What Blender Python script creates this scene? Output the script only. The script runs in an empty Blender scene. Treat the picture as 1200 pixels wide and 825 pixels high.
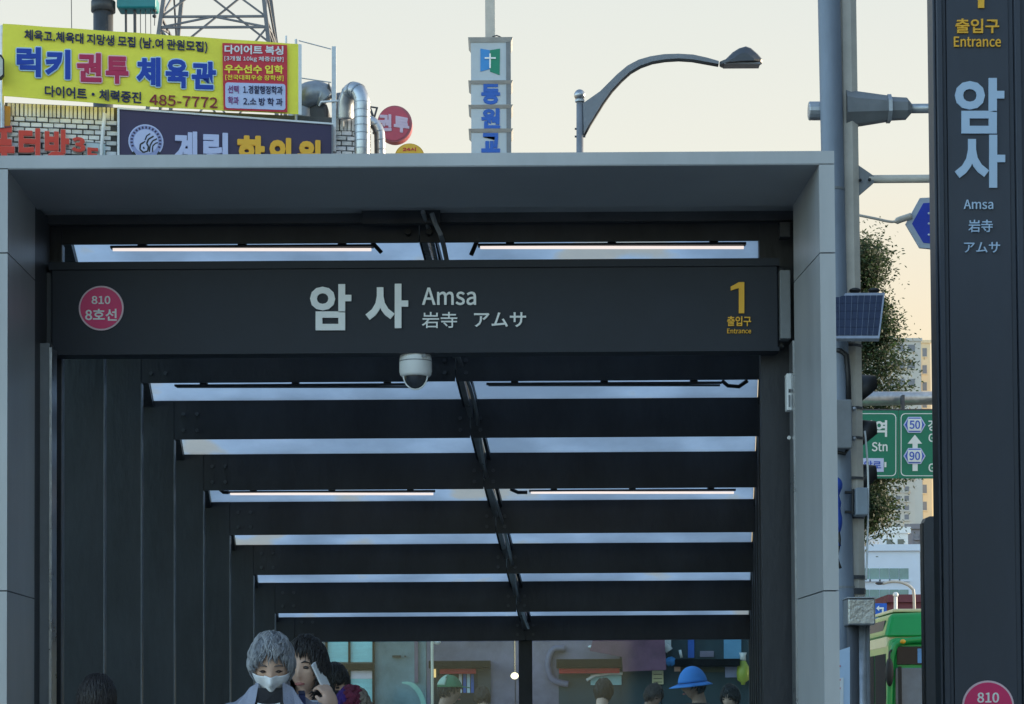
import bpy, bmesh, math, random
from mathutils import Vector, Matrix, noise
random.seed(7)
R = math.radians
scene = bpy.context.scene
col = scene.collection

# ------------------------------------------------------------------ camera
F, HC, TILT, ROLL = 2600.0, 1.25, 2.0, -0.33
CX, CY = 600.0, 850.0 - 2600.0 * math.tan(R(TILT))
cam_d = bpy.data.cameras.new('camera')
cam = bpy.data.objects.new('camera', cam_d)
col.objects.link(cam)
cam_d.sensor_width = 36.0
cam_d.lens = F / 1200 * 36.0
cam_d.shift_x = 0.0
cam_d.shift_y = (CY - 412.5) / 1200
cam_d.clip_start, cam_d.clip_end = 0.1, 6000
CR = (Matrix.Rotation(R(90 + TILT), 3, 'X') @ Matrix.Rotation(R(ROLL), 3, 'Z'))
cam.matrix_world = Matrix.Translation((0, 0, HC)) @ CR.to_4x4()
scene.camera = cam

# ------------------------------------------------------------------ world, sun, exposure
SUN_EL, SUN_AZ = 9.0, 62.0          # azimuth clockwise from the view direction (+Y)
world = bpy.data.worlds.new('World')
scene.world = world
world.use_nodes = True
wn = world.node_tree
wn.nodes.clear()
WN, WL = wn.nodes, wn.links
EXPO = 2.1
sky = WN.new('ShaderNodeTexSky')
sky.sky_type = 'NISHITA'
sky.sun_disc = False
sky.sun_elevation = R(SUN_EL)
sky.sun_rotation = R(SUN_AZ)
sky.air_density = 1.0
sky.dust_density = 2.0
sky.ozone_density = 1.3
bg = WN.new('ShaderNodeBackground')
bg.inputs['Strength'].default_value = 0.15
# the thin evening veil that turns the clear sky cream towards the sunset
wtc = WN.new('ShaderNodeTexCoord')
wsep = WN.new('ShaderNodeSeparateXYZ'); WL.new(wtc.outputs['Generated'], wsep.inputs[0])
ramp = WN.new('ShaderNodeValToRGB'); WL.new(wsep.outputs['Z'], ramp.inputs[0])
veil = [(0.0, (255, 218, 150)), (0.09, (255, 224, 168)), (0.17, (251, 236, 206)), (0.25, (240, 240, 228)), (0.33, (230, 235, 230)), (0.6, (170, 190, 210)), (1.0, (120, 150, 190))]
els = ramp.color_ramp.elements
lin = lambda v: (v / 255 / 12.92) if v / 255 <= 0.04045 else ((v / 255 + 0.055) / 1.055) ** 2.4
for i, (p_, c_) in enumerate(veil):
    e_ = els[i] if i < 2 else els.new(p_)
    e_.position = p_
for e_, (p_, c_) in zip(sorted(els, key=lambda q: q.position), veil):
    e_.color = (*[lin(v) for v in c_], 1)
gain = WN.new('ShaderNodeVectorMath'); gain.operation = 'SCALE'
gain.inputs['Scale'].default_value = 1 / (2 ** EXPO) / 0.15
WL.new(ramp.outputs[0], gain.inputs[0])
wdot = WN.new('ShaderNodeVectorMath'); wdot.operation = 'DOT_PRODUCT'
wdot.inputs[1].default_value = (math.sin(R(25)), math.cos(R(25)), 0)
WL.new(wtc.outputs['Generated'], wdot.inputs[0])
wmr = WN.new('ShaderNodeMapRange'); wmr.interpolation_type = 'SMOOTHSTEP'
wmr.inputs['From Min'].default_value = -0.15; wmr.inputs['From Max'].default_value = 0.75
WL.new(wdot.outputs['Value'], wmr.inputs['Value'])
wmx = WN.new('ShaderNodeMix'); wmx.data_type = 'RGBA'
WL.new(wmr.outputs[0], wmx.inputs[0]); WL.new(sky.outputs[0], wmx.inputs[6]); WL.new(gain.outputs[0], wmx.inputs[7])
wo = WN.new('ShaderNodeOutputWorld')
WL.new(wmx.outputs[2], bg.inputs[0])
WL.new(bg.outputs[0], wo.inputs[0])
sl = bpy.data.lights.new('sun', 'SUN')
sl.energy = 2.0
sl.angle = R(0.5)
sl.color = (1.0, 0.84, 0.62)
sun = bpy.data.objects.new('sun', sl)
col.objects.link(sun)
sd = Vector((math.sin(R(SUN_AZ)) * math.cos(R(SUN_EL)), math.cos(R(SUN_AZ)) * math.cos(R(SUN_EL)), math.sin(R(SUN_EL))))
sun.rotation_euler = sd.to_track_quat('Z', 'Y').to_euler()
scene.view_settings.view_transform = 'Standard'
scene.view_settings.look = 'None'
scene.view_settings.exposure = EXPO
scene.view_settings.gamma = 1.0

# ------------------------------------------------------------------ pixel rays to points at a true distance
def ray(px, py):
    return CR @ Vector(((px - CX) / F, -(py - CY) / F, -1.0))
def P(px, py, Y):
    d = ray(px, py)
    return Vector((0, 0, HC)) + d * (Y / d.y)
def PP(px, py, Y0, m):               # on the upright plane y = Y0 + m x
    d = ray(px, py)
    return Vector((0, 0, HC)) + d * (Y0 / (d.y - m * d.x))

# ------------------------------------------------------------------ materials
MATS = {}
def mat(name, c, rough=0.6, metal=0.0, var=0.12, scale=6.0, bump=0.15, spec=0.5, stretch=None, emit=None, es=0.0, c2=None):
    if name in MATS: return MATS[name]
    m = bpy.data.materials.new(name)
    m.use_nodes = True
    nt = m.node_tree; N = nt.nodes; L = nt.links
    b = N['Principled BSDF']
    tc = N.new('ShaderNodeTexCoord')
    mp = N.new('ShaderNodeMapping')
    L.new(tc.outputs['Object'], mp.inputs[0])
    if stretch: mp.inputs['Scale'].default_value = stretch
    n1 = N.new('ShaderNodeTexNoise')
    n1.inputs['Scale'].default_value = scale
    n1.inputs['Detail'].default_value = 8
    n1.inputs['Roughness'].default_value = 0.65
    L.new(mp.outputs[0], n1.inputs['Vector'])
    cr = N.new('ShaderNodeValToRGB')
    cr.color_ramp.elements[0].position = 0.3
    cr.color_ramp.elements[1].position = 0.7
    lo = [max(0, x * (1 - var)) for x in c]
    hi = [min(1, x * (1 + var)) for x in (c2 or c)]
    cr.color_ramp.elements[0].color = (*lo, 1)
    cr.color_ramp.elements[1].color = (*hi, 1)
    L.new(n1.outputs['Fac'], cr.inputs[0])
    L.new(cr.outputs[0], b.inputs['Base Color'])
    mr = N.new('ShaderNodeMapRange')
    mr.inputs['To Min'].default_value = max(0.03, rough - 0.1)
    mr.inputs['To Max'].default_value = min(1, rough + 0.1)
    L.new(n1.outputs['Fac'], mr.inputs['Value'])
    L.new(mr.outputs[0], b.inputs['Roughness'])
    b.inputs['Metallic'].default_value = metal
    b.inputs['Specular IOR Level'].default_value = spec
    if bump > 0:
        n2 = N.new('ShaderNodeTexNoise')
        n2.inputs['Scale'].default_value = scale * 9
        n2.inputs['Detail'].default_value = 5
        L.new(mp.outputs[0], n2.inputs['Vector'])
        bp = N.new('ShaderNodeBump')
        bp.inputs['Strength'].default_value = bump
        bp.inputs['Distance'].default_value = 0.01
        L.new(n2.outputs['Fac'], bp.inputs['Height'])
        L.new(bp.outputs[0], b.inputs['Normal'])
    if emit:
        b.inputs['Emission Color'].default_value = (*emit, 1)
        b.inputs['Emission Strength'].default_value = es
    MATS[name] = m
    return m

def srgb(r, g, b):
    f = lambda v: (v / 255 / 12.92) if v / 255 <= 0.04045 else ((v / 255 + 0.055) / 1.055) ** 2.4
    return (f(r), f(g), f(b))

def glass_mat(name, tint, clear, dirt, gloss=0.08, dirtscale=3.0, translucent=False, warm_patch=None):
    m = bpy.data.materials.new(name)
    m.use_nodes = True
    nt = m.node_tree; N = nt.nodes; L = nt.links
    N.remove(N['Principled BSDF'])
    out = N['Material Output']
    tc = N.new('ShaderNodeTexCoord')
    n1 = N.new('ShaderNodeTexNoise'); n1.inputs['Scale'].default_value = dirtscale; n1.inputs['Detail'].default_value = 9
    n1.inputs['Roughness'].default_value = 0.7
    L.new(tc.outputs['Object'], n1.inputs['Vector'])
    tr = N.new('ShaderNodeBsdfTransparent'); tr.inputs[0].default_value = (*tint, 1)
    df = N.new('ShaderNodeBsdfTranslucent' if translucent else 'ShaderNodeBsdfDiffuse')
    df.inputs[0].default_value = (*dirt, 1)
    if warm_patch:  # noise patches of a warmer tint
        n2 = N.new('ShaderNodeTexNoise'); n2.inputs['Scale'].default_value = dirtscale * 0.8; n2.inputs['Detail'].default_value = 6
        mp = N.new('ShaderNodeMapping'); mp.inputs['Location'].default_value = (4.3, 1.7, 2.2)
        L.new(tc.outputs['Object'], mp.inputs[0]); L.new(mp.outputs[0], n2.inputs['Vector'])
        rp = N.new('ShaderNodeValToRGB')
        rp.color_ramp.elements[0].position = 0.38; rp.color_ramp.elements[0].color = (*[v * 0.8 for v in dirt], 1)
        rp.color_ramp.elements[1].position = 0.58; rp.color_ramp.elements[1].color = (*dirt, 1)
        e = rp.color_ramp.elements.new(0.64); e.color = (*warm_patch, 1)
        L.new(n2.outputs['Fac'], rp.inputs[0]); L.new(rp.outputs[0], df.inputs[0])
    mx = N.new('ShaderNodeMixShader')
    mr = N.new('ShaderNodeMapRange')
    mr.inputs['From Min'].default_value = 0.3; mr.inputs['From Max'].default_value = 0.7
    mr.inputs['To Min'].default_value = clear[0]; mr.inputs['To Max'].default_value = clear[1]
    L.new(n1.outputs['Fac'], mr.inputs['Value'])
    L.new(mr.outputs[0], mx.inputs[0]); L.new(tr.outputs[0], mx.inputs[1]); L.new(df.outputs[0], mx.inputs[2])
    gl = N.new('ShaderNodeBsdfGlossy'); gl.inputs['Roughness'].default_value = 0.08
    m2 = N.new('ShaderNodeMixShader'); m2.inputs[0].default_value = gloss
    L.new(mx.outputs[0], m2.inputs[1]); L.new(gl.outputs[0], m2.inputs[2]); L.new(m2.outputs[0], out.inputs['Surface'])
    return m

M = dict(
    cladding=mat('grey_cladding', (0.44, 0.445, 0.45), 0.42, 0.15, 0.15, 2.6, 0.10, stretch=(1, 1, .22)),
    soffit=mat('soffit_panel', (0.32, 0.325, 0.335), 0.5, 0.0, 0.08, 2, 0.05),
    frame=mat('charcoal_steel', (0.041, 0.042, 0.047), 0.50, 0.0, 0.30, 3.5, 0.25, spec=.3, stretch=(1, 1, .4)),
    frame2=mat('charcoal_steel_dusty', (0.050, 0.050, 0.054), 0.55, 0.0, 0.35, 3.5, 0.25),
    edge=mat('satin_grey_steel', (0.17, 0.18, 0.20), 0.4, 0.3, 0.25, 9, 0.1),  # on the column edges its paler tone stands for caught light
    steel=mat('bright_steel', (0.42, 0.43, 0.45), 0.3, 0.8, 0.2, 8, 0.1),
    sign=mat('navy_grey_sign', (0.032, 0.036, 0.046), 0.5, 0.0, 0.14, 3, 0.08, spec=.22),
    black=mat('black_rubber', (0.012, 0.012, 0.013), 0.5, 0.0, 0.1, 10, 0.1),
    white=mat('white_paint', (0.78, 0.79, 0.78), 0.45, 0.0, 0.05, 6, 0.05),
    offwhite=mat('off_white_lettering', (0.90, 0.91, 0.88), 0.5, 0.0, 0.06, 6, 0.05),
    yellow=mat('amber_lettering', srgb(246, 184, 50), 0.5, 0.0, 0.04, 6, 0.05),
    pink=mat('magenta_badge', srgb(226, 40, 108), 0.45, 0.0, 0.04, 6, 0.05),
    palerim=mat('pale_pink_rim', srgb(228, 200, 206), 0.5, 0.0, 0.04, 6, 0.05),
    pole=mat('pale_grey_pole', (0.56, 0.51, 0.44), 0.6, 0.0, 0.16, 3, 0.2),
    galv=mat('galvanised_steel', (0.42, 0.44, 0.46), 0.38, 0.6, 0.22, 10, 0.15),
    darkgrey=mat('dark_grey_paint', (0.06, 0.063, 0.07), 0.5, 0.0, 0.15, 5, 0.1),
    midgrey=mat('mid_grey_paint', (0.2, 0.21, 0.22), 0.5, 0.0, 0.15, 5, 0.15),
    asphalt=mat('asphalt', (0.05, 0.05, 0.052), 0.9, 0.0, 0.3, 30, 0.4),
    pave=mat('pavement_stone', (0.30, 0.29, 0.27), 0.85, 0.0, 0.15, 3, 0.3),
    concrete=mat('concrete', (0.33, 0.32, 0.30), 0.85, 0.0, 0.15, 3, 0.3),
    roofpane=glass_mat('frosted_roof_glass', (0.6, 0.72, 0.85), (0.8, 0.97), (0.90, 0.94, 0.98), 0.04, 2.3, True, (1.0, 0.90, 0.78)),
    endglass=glass_mat('dusty_clear_glass', (0.90, 0.97, 0.97), (0.0, 0.12), (0.22, 0.26, 0.30), 0.03, 2.6),
    winglass=mat('dark_window_glass', (0.05, 0.07, 0.085), 0.12, 0.0, 0.3, 0.6, 0.0, 0.9),
    tealglass=mat('teal_blind_window', srgb(150, 218, 222), 0.3, 0.0, 0.15, 2.0, 0.05, 0.6, stretch=(1, 1, 12)),
)

# ------------------------------------------------------------------ mesh builder
OFF = {}
class MB:
    def __init__(s): s.v = []; s.f = []
    def add(s, vs, fs):
        o = len(s.v)
        s.v += [Vector(v) for v in vs]
        s.f += [tuple(i + o for i in f) for f in fs]
        return s
    def box(s, a, b):
        x0, y0, z0 = a; x1, y1, z1 = b
        return s.add([(x0,y0,z0),(x1,y0,z0),(x1,y1,z0),(x0,y1,z0),(x0,y0,z1),(x1,y0,z1),(x1,y1,z1),(x0,y1,z1)],
              [(0,3,2,1),(4,5,6,7),(0,1,5,4),(1,2,6,5),(2,3,7,6),(3,0,4,7)])
    def cbox(s, c, sz, rot=None):
        h = Vector(sz) * 0.5
        vs = [Vector((i*h.x, j*h.y, k*h.z)) for k in (-1,1) for i, j in ((-1,-1),(1,-1),(1,1),(-1,1))]
        if rot: vs = [rot @ v for v in vs]
        return s.add([Vector(c) + v for v in vs], [(0,3,2,1),(4,5,6,7),(0,1,5,4),(1,2,6,5),(2,3,7,6),(3,0,4,7)])
    def bbox(s, a, b, r):                      # box with chamfered edges
        a = Vector(a); b = Vector(b)
        bm = bmesh.new()
        c = (a + b) / 2; d = b - a
        bmesh.ops.create_cube(bm, size=1.0, matrix=Matrix.Translation(c) @ Matrix.Diagonal((abs(d.x), abs(d.y), abs(d.z), 1)))
        bmesh.ops.bevel(bm, geom=bm.edges[:], offset=r, segments=2, affect='EDGES', profile=0.5)
        bm.verts.index_update()
        s.add([v.co.copy() for v in bm.verts], [tuple(v.index for v in f.verts) for f in bm.faces])
        bm.free(); return s
    def slab(s, front, t):                     # polygon seen from the camera, extruded by vector t
        n = len(front); t = Vector(t)
        vs = [Vector(p) for p in front] + [Vector(p) + t for p in front]
        fs = [tuple(range(n)), tuple(range(2*n-1, n-1, -1))] + [(i, i+n, (i+1) % n + n, (i+1) % n) for i in range(n)]
        return s.add(vs, fs)
    def tube(s, pts, r, n=8, cap=True):
        pts = [Vector(p) for p in pts]
        rr = r if isinstance(r, (list, tuple)) else [r] * len(pts)
        o = len(s.v); prev = None
        for i, p in enumerate(pts):
            if i == 0: d = pts[1] - p
            elif i == len(pts) - 1: d = p - pts[-2]
            else: d = pts[i+1] - pts[i-1]
            d.normalize()
            if prev is None:
                ref = Vector((0, 0, 1)) if abs(d.z) < 0.9 else Vector((0, 1, 0))
                u = d.cross(ref).normalized()
            else:
                u = (prev - d * prev.dot(d)).normalized()
            prev = u; w = d.cross(u)
            for k in range(n):
                a = 2 * math.pi * (k + 0.5) / n
                s.v.append(p + (u * math.cos(a) + w * math.sin(a)) * rr[i])
        for i in range(len(pts) - 1):
            for k in range(n):
                a = o + i*n + k; b = o + i*n + (k+1) % n
                s.f.append((a, b, b + n, a + n))
        if cap:
            s.f.append(tuple(o + k for k in range(n))[::-1])
            s.f.append(tuple(o + (len(pts)-1)*n + k for k in range(n)))
        return s
    def ell(s, c, r, rot=None, nu=16, nv=10, fn=None):
        c = Vector(c); o = len(s.v)
        vs = []
        for j in range(nv + 1):
            t = math.pi * j / nv
            for i in range(nu):
                a = 2 * math.pi * i / nu
                d = Vector((math.sin(t)*math.cos(a), math.sin(t)*math.sin(a), math.cos(t)))
                p = fn(d) if fn else Vector((d.x*r[0], d.y*r[1], d.z*r[2]))
                if rot: p = rot @ p
                s.v.append(c + p)
        for j in range(nv):
            for i in range(nu):
                a = o + j*nu + i; b = o + j*nu + (i+1) % nu
                if j == 0: s.f.append((a, a + nu, b + nu))
                elif j == nv - 1: s.f.append((a, a + nu, b))
                else: s.f.append((a, a + nu, b + nu, b))
        return s
    def disc(s, c, ax, up, rx, rz, t, n=32):   # coin facing along -ax
        c = Vector(c); ax = Vector(ax).normalized(); up = Vector(up).normalized(); u = up.cross(ax).normalized()
        fr = [c + u*math.cos(2*math.pi*i/n)*rx + up*math.sin(2*math.pi*i/n)*rz for i in range(n)]
        return s.slab(fr, ax * t)
    def build(s, name, m, parent=None, smooth=False, off=None):
        me = bpy.data.meshes.new(name)
        o0 = OFF.get(parent.name, Vector()) if parent else (off or Vector())
        me.from_pydata([v - o0 for v in s.v], [], s.f)
        me.materials.append(m)
        bm = bmesh.new(); bm.from_mesh(me)
        bmesh.ops.recalc_face_normals(bm, faces=bm.faces[:])
        bm.to_mesh(me); bm.free()
        if smooth:
            me.polygons.foreach_set('use_smooth', [True] * len(me.polygons))
        o = bpy.data.objects.new(name, me)
        col.objects.link(o)
        if parent: o.parent = parent
        elif off: o.location = off
        OFF[o.name] = o0.copy()
        return o

def thing(name, label, cat, loc=(0, 0, 0), group=None):
    o = bpy.data.objects.new(name, None); col.objects.link(o)
    o.location = loc; OFF[o.name] = Vector(loc)
    o['label'] = label; o['category'] = cat
    if group: o['group'] = group
    return o
def tag(o, label, cat, group=None):
    o['label'] = label; o['category'] = cat
    if group: o['group'] = group
    return o
def struct(o): o['kind'] = 'structure'; return o

# ------------------------------------------------------------------ lettering cut from the built-in font
_ts = bpy.data.scenes.new('type_setting')
try:                                   # the CJK face that ships with Blender; without it the built-in font serves
    import os
    _font = bpy.data.fonts.load(os.path.join(bpy.utils.system_resource('DATAFILES'), 'fonts', 'Noto Sans CJK Regular.woff2'))
except Exception:
    _font = None
_queue = []
FS = 2.86 if _font else 1.0
def glyph_batch(keys):
    obs = []
    for s, bold in keys:
        cu = bpy.data.curves.new('t', 'FONT')
        cu.body = s; cu.size = FS; cu.offset = bold; cu.resolution_u = 3; cu.fill_mode = 'FRONT'
        if _font: cu.font = _font
        ob = bpy.data.objects.new('t', cu); _ts.collection.objects.link(ob); obs.append(ob)
    res = {}
    with bpy.context.temp_override(scene=_ts, view_layer=_ts.view_layers[0]):
        dg = bpy.context.evaluated_depsgraph_get()
        for ob, k in zip(obs, keys):
            me = bpy.data.meshes.new_from_object(ob.evaluated_get(dg))
            res[k] = ([(v.co.x, v.co.y) for v in me.vertices], [tuple(p.vertices) for p in me.polygons])
            bpy.data.meshes.remove(me)
    for ob in obs:
        cu = ob.data; bpy.data.objects.remove(ob); bpy.data.curves.remove(cu)
    return res
BB = {}
def lettering(s, quad, plane, parent, m, bold=0.0, t=0.006, proud=0.003, grow=0.0, spacing=1.0, name='lettering'):
    """quad: pixel corners TL,TR,BR,BL ; plane(px,py)->point. The meshes are filled in one go at the end (set_type)."""
    me = bpy.data.meshes.new(name); me.materials.append(m)
    o = bpy.data.objects.new(name, me); col.objects.link(o); o.parent = parent
    OFF[o.name] = OFF[parent.name].copy()
    _queue.append((o, s, quad, plane, bold, t, proud, grow if grow else bold))
    return o
def set_type():
    LIM = .032
    keys = {(s, round(min(q[0], LIM), 4)) for (o, s, qd, pl, bold, t, proud, gr) in _queue for q in ((bold,), (gr,))}
    G_ = glyph_batch(sorted(keys))
    for o, s, quad, plane, bold, t, proud, gr in _queue:
        rest = max(0.0, bold - LIM)
        vs, fs = G_[(s, round(min(bold, LIM), 4))]
        base = G_[(s, round(min(gr, LIM), 4))][0]; ex = max(0.0, gr - LIM)
        x0 = min(v[0] for v in base) - ex; x1 = max(v[0] for v in base) + ex; y0 = min(v[1] for v in base) - ex; y1 = max(v[1] for v in base) + ex
        TL, TR, BR, BL = [Vector(q) for q in quad]
        n = (plane(TR.x, TR.y) - plane(BL.x, BL.y)).cross(plane(TL.x, TL.y) - plane(BL.x, BL.y)).normalized()
        if n.y > 0: n = -n
        shifts = [(0, 0)]
        if rest > 0: shifts += [(rest * math.cos(a * math.pi / 4), rest * math.sin(a * math.pi / 4)) for a in range(8)]
        cnt = {}
        for f in fs:
            for i in range(len(f)):
                a, c = f[i], f[(i+1) % len(f)]
                cnt.setdefault((min(a, c), max(a, c)), []).append((a, c))
        rims = [e[0] for e in cnt.values() if len(e) == 1]
        b = MB(); off = OFF[o.name]
        for si, (sx, sy) in enumerate(shifts):
            out = []
            for x, y in vs:
                u = (x + sx - x0) / (x1 - x0); w = (y + sy - y0) / (y1 - y0)
                q = (BL * (1-u) + BR * u) * (1-w) + (TL * (1-u) + TR * u) * w
                out.append(plane(q.x, q.y))
            N = len(out); lift = -si * .00035
            F_ = list(fs) + [(c, a, a + N, c + N) for a, c in rims]
            b.add([p + n * (proud + t + lift) - off for p in out] + [p + n * (proud * .5) - off for p in out], F_)
        o.data.from_pydata(b.v, [], b.f)
        bm = bmesh.new(); bm.from_mesh(o.data); bmesh.ops.recalc_face_normals(bm, faces=bm.faces[:]); bm.to_mesh(o.data); bm.free()
def rect(x0, y0, x1, y1, dl=0.0):   # dl: drop of the right side
    return [(x0, y0), (x1, y0 + dl), (x1, y1 + dl), (x0, y1)]
exec_parts = []

# ================================================================== THE GROUND
Z0, W = 10.7, 0.0614
def ZK(k): return Z0 * (1 + W * k)
YBOT = [283, 371, 446, 512.5, 572.5, 625, 672, 717, 750.5, 778]      # k = -2 .. 7, heights read on the photograph, then turned into metres
YTOP = [235, 318, 396, 467, 530, 586, 636.5, 681, 721.5, 752]
def _tab(T_, k):
    i = max(0, min(len(T_) - 2, int(math.floor(k + 2)))); u = k + 2 - i
    z_ = [P(600, T_[j], ZK(j - 2)).z for j in (i, i + 1)]
    return z_[0] * (1 - u) + z_[1] * u
def z_top(k): return _tab(YTOP, k)
def zb(k):
    return _tab(YBOT, k)
def xL(k): return P(833 - 668 / (1 + W*k), 700, ZK(k)).x
def xR(k): return P(833 + 60 / (1 + W*max(k, 0)), 600, ZK(k)).x
def xS(k): return P(833 - 298.6 / (1 + W*k), 600, ZK(k)).x
def bh(k): return z_top(k) - zb(k)

HY0, HY1 = 10.1, 14.75
def hl(y): k = (y / Z0 - 1) / W; return xL(k) + 0.02
def hr(y): k = (y / Z0 - 1) / W; return xR(k) - 0.02
g = MB()
BIG = 3000
g.add([(-BIG,-200,0),(BIG,-200,0),(BIG,HY0,0),(-BIG,HY0,0)], [(0,1,2,3)])
g.add([(-BIG,HY1,0),(BIG,HY1,0),(BIG,BIG,0),(-BIG,BIG,0)], [(0,1,2,3)])
g.add([(-BIG,HY0,0),(hl(HY0),HY0,0),(hl(HY1),HY1,0),(-BIG,HY1,0)], [(0,1,2,3)])
g.add([(hr(HY0),HY0,0),(BIG,HY0,0),(BIG,HY1,0),(hr(HY1),HY1,0)], [(0,1,2,3)])
struct(g.build('ground', M['pave']))
rd = MB(); rd.box((4.0, 30, 0.004), (24, 900, 0.008)); struct(rd.build('road', M['asphalt']))
rd = MB(); rd.box((-60, 20.5, 0.004), (7.5, 26.2, 0.008)); struct(rd.build('side_road', M['asphalt']))
kb = MB(); kb.box((3.85, 30, 0.0), (4.0, 400, 0.13)); kb.box((-60, 26.2, 0), (7.5, 26.35, 0.13)); struct(kb.build('kerb', M['concrete']))
mk = MB()
for i in range(60): mk.box((13.9, 32 + i*8, 0.010), (14.05, 35 + i*8, 0.014))
struct(mk.build('road_marking', M['white']))
st = MB()
for i in range(15):
    y0 = HY0 + i*0.3; st.add([(hl(y0), y0, -0.17*(i+1)), (hr(y0), y0, -0.17*(i+1)), (hr(y0+0.3), y0+0.3, -0.17*(i+1)), (hl(y0+0.3), y0+0.3, -0.17*(i+1))], [(0,1,2,3)])
    st.add([(hl(y0), y0, -0.17*(i+1)), (hr(y0), y0, -0.17*(i+1)), (hr(y0), y0, -0.17*i), (hl(y0), y0, -0.17*i)], [(0,1,2,3)])
struct(st.build('stairs', M['concrete']))
sw = MB()
for fn, sg in ((hl, -1), (hr, 1)):
    sw.add([(fn(HY0), HY0, 0), (fn(HY1), HY1, 0), (fn(HY1), HY1, -4), (fn(HY0), HY0, -4)], [(0,1,2,3)])
sw.add([(hl(HY1), HY1, 0), (hr(HY1), HY1, 0), (hr(HY1), HY1, -4), (hl(HY1), HY1, -4)], [(0,1,2,3)])
sw.add([(hl(HY0), HY0, -4), (hr(HY0), HY0, -4), (hr(HY1), HY1, -4), (hl(HY1), HY1, -4)], [(0,1,2,3)])
struct(sw.build('stairwell_wall', M['concrete']))

# ================================================================== SUBWAY ENTRANCE CANOPY
ZP, ZBK = 8.53, 9.10
canopy = thing('subway_entrance', 'charcoal steel and glass subway entrance canopy with a grey clad portal over the stairs', 'subway entrance', (0, 9, 0))
def px_prism(front, back, name, m, parent, **kw):
    n = len(front); b = MB()
    b.add(list(front) + list(back), [tuple(range(n)), tuple(range(2*n-1, n-1, -1))] + [(i, i+n, (i+1) % n + n, (i+1) % n) for i in range(n)])
    return b.build(name, m, parent, **kw)
TOPZ = P(500, 179.5, ZP).z
SOFZ0 = P(500, 195.5, ZP).z          # soffit front
SOFZ1 = P(500, 243, ZBK).z           # soffit back
lx0, lx1 = P(-14, 500, ZP).x, P(8.5, 500, ZP).x
lxb = P(43, 500, ZBK).x
rx1, rx0 = P(981, 500, ZP).x, P(963, 500, ZP).x
rxb = P(932, 500, ZBK).x
G = 0.004
# lintel
b = MB(); y0, y1 = ZP, ZBK
b.add([(lx0, y0, TOPZ), (rx1, y0, TOPZ), (rx1, y0, SOFZ0 + G), (lx0, y0, SOFZ0 + G), (lx0, y1 + 0.3, TOPZ - .02), (rx1, y1 + 0.3, TOPZ - .02), (rx1, y1 + 0.3, SOFZ0 + G), (lx0, y1 + 0.3, SOFZ0 + G)],
      [(0,1,2,3),(7,6,5,4),(0,4,5,1),(3,2,6,7),(0,3,7,4),(1,5,6,2)])
lintel = b.build('portal_lintel', M['cladding'], canopy)
b = MB()
b.add([(lx1, y0 + .002, SOFZ0), (rx0, y0 + .002, SOFZ0), (rxb, y1, SOFZ1), (lxb, y1, SOFZ1),
       (lx1, y0 + .002, SOFZ0 + G*.9), (rx0, y0 + .002, SOFZ0 + G*.9), (rxb, y1, SOFZ0 + G*.9), (lxb, y1, SOFZ0 + G*.9)],
      [(0,1,2,3),(7,6,5,4),(0,4,5,1),(2,6,7,3),(1,5,6,2),(0,3,7,4)])
b.build('soffit_panel', M['soffit'], canopy)
for side, xo, xi, xb in (('l', lx0, lx1, lxb), ('r', rx1, rx0, rxb)):
    cuts = [SOFZ0 + 0.0, P(950 if side == 'r' else 20, 314, 8.8).z, P(950 if side == 'r' else 20, 698, 8.8).z, 0.0]
    jamb = None
    for i in range(3):
        zt, zl = cuts[i], cuts[i+1] + (0.005 if i < 2 else 0)
        ex = 0.0
        pts = [(xo, y0), (xi, y0), (xb, y1), (xo, y1 + .3)]
        b = MB(); b.add([(x, y, zl) for x, y in pts] + [(x, y, zt) for x, y in pts], [(0,1,2,3),(7,6,5,4)] + [(j, j+4, (j+1) % 4 + 4, (j+1) % 4) for j in range(4)])
        if i == 0: jamb = b.build('portal_jamb', M['cladding'], canopy)
        else: b.build('cladding_panel', M['cladding'], jamb)
    b = MB(); dx = 0.01 if side == 'l' else -0.01
    b.box((min(xo, xi) + .008, y0 + .03, 0), (max(xo, xi) - .008, y1 + .25, SOFZ0 - .01)); b.build('jamb_core', M['darkgrey'], jamb)

# header plate closing the gap behind the portal, with bolts and bracket
b = MB(); zc = zb(-2)
b.box((xL(-2) - .45, 9.32, zc + .07), (xR(-2) + .2, 9.36, SOFZ1 + .12)); b.build('header_plate', M['frame2'], canopy)
b = MB(); b.box((lx0 + .05, 9.40, SOFZ1 + .02), (rx1 - .05, 9.7, SOFZ0)); b.build('header_box', M['frame'], canopy)
for px in (478, 503):
    p = P(px, 272, 9.36)
    b = MB(); b.tube([p + Vector((0, .05, 0)), p + Vector((0, -.015, 0))], .013, 10); b.build('header_bolt', M['black'], canopy)
p0, p1 = P(424, 240, 9.28), P(516, 262, 9.28)
b = MB(); b.box((p0.x, 9.27, p1.z), (p1.x, 9.315, p0.z)); b.build('header_bracket', M['frame'], canopy)
p0, p1 = P(913, 262, 9.28), P(925, 279, 9.28)
b = MB(); b.box((p0.x, 9.25, p1.z), (p1.x, 9.315, p0.z)); bk = b.build('corner_bracket', M['frame2'], canopy)
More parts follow.
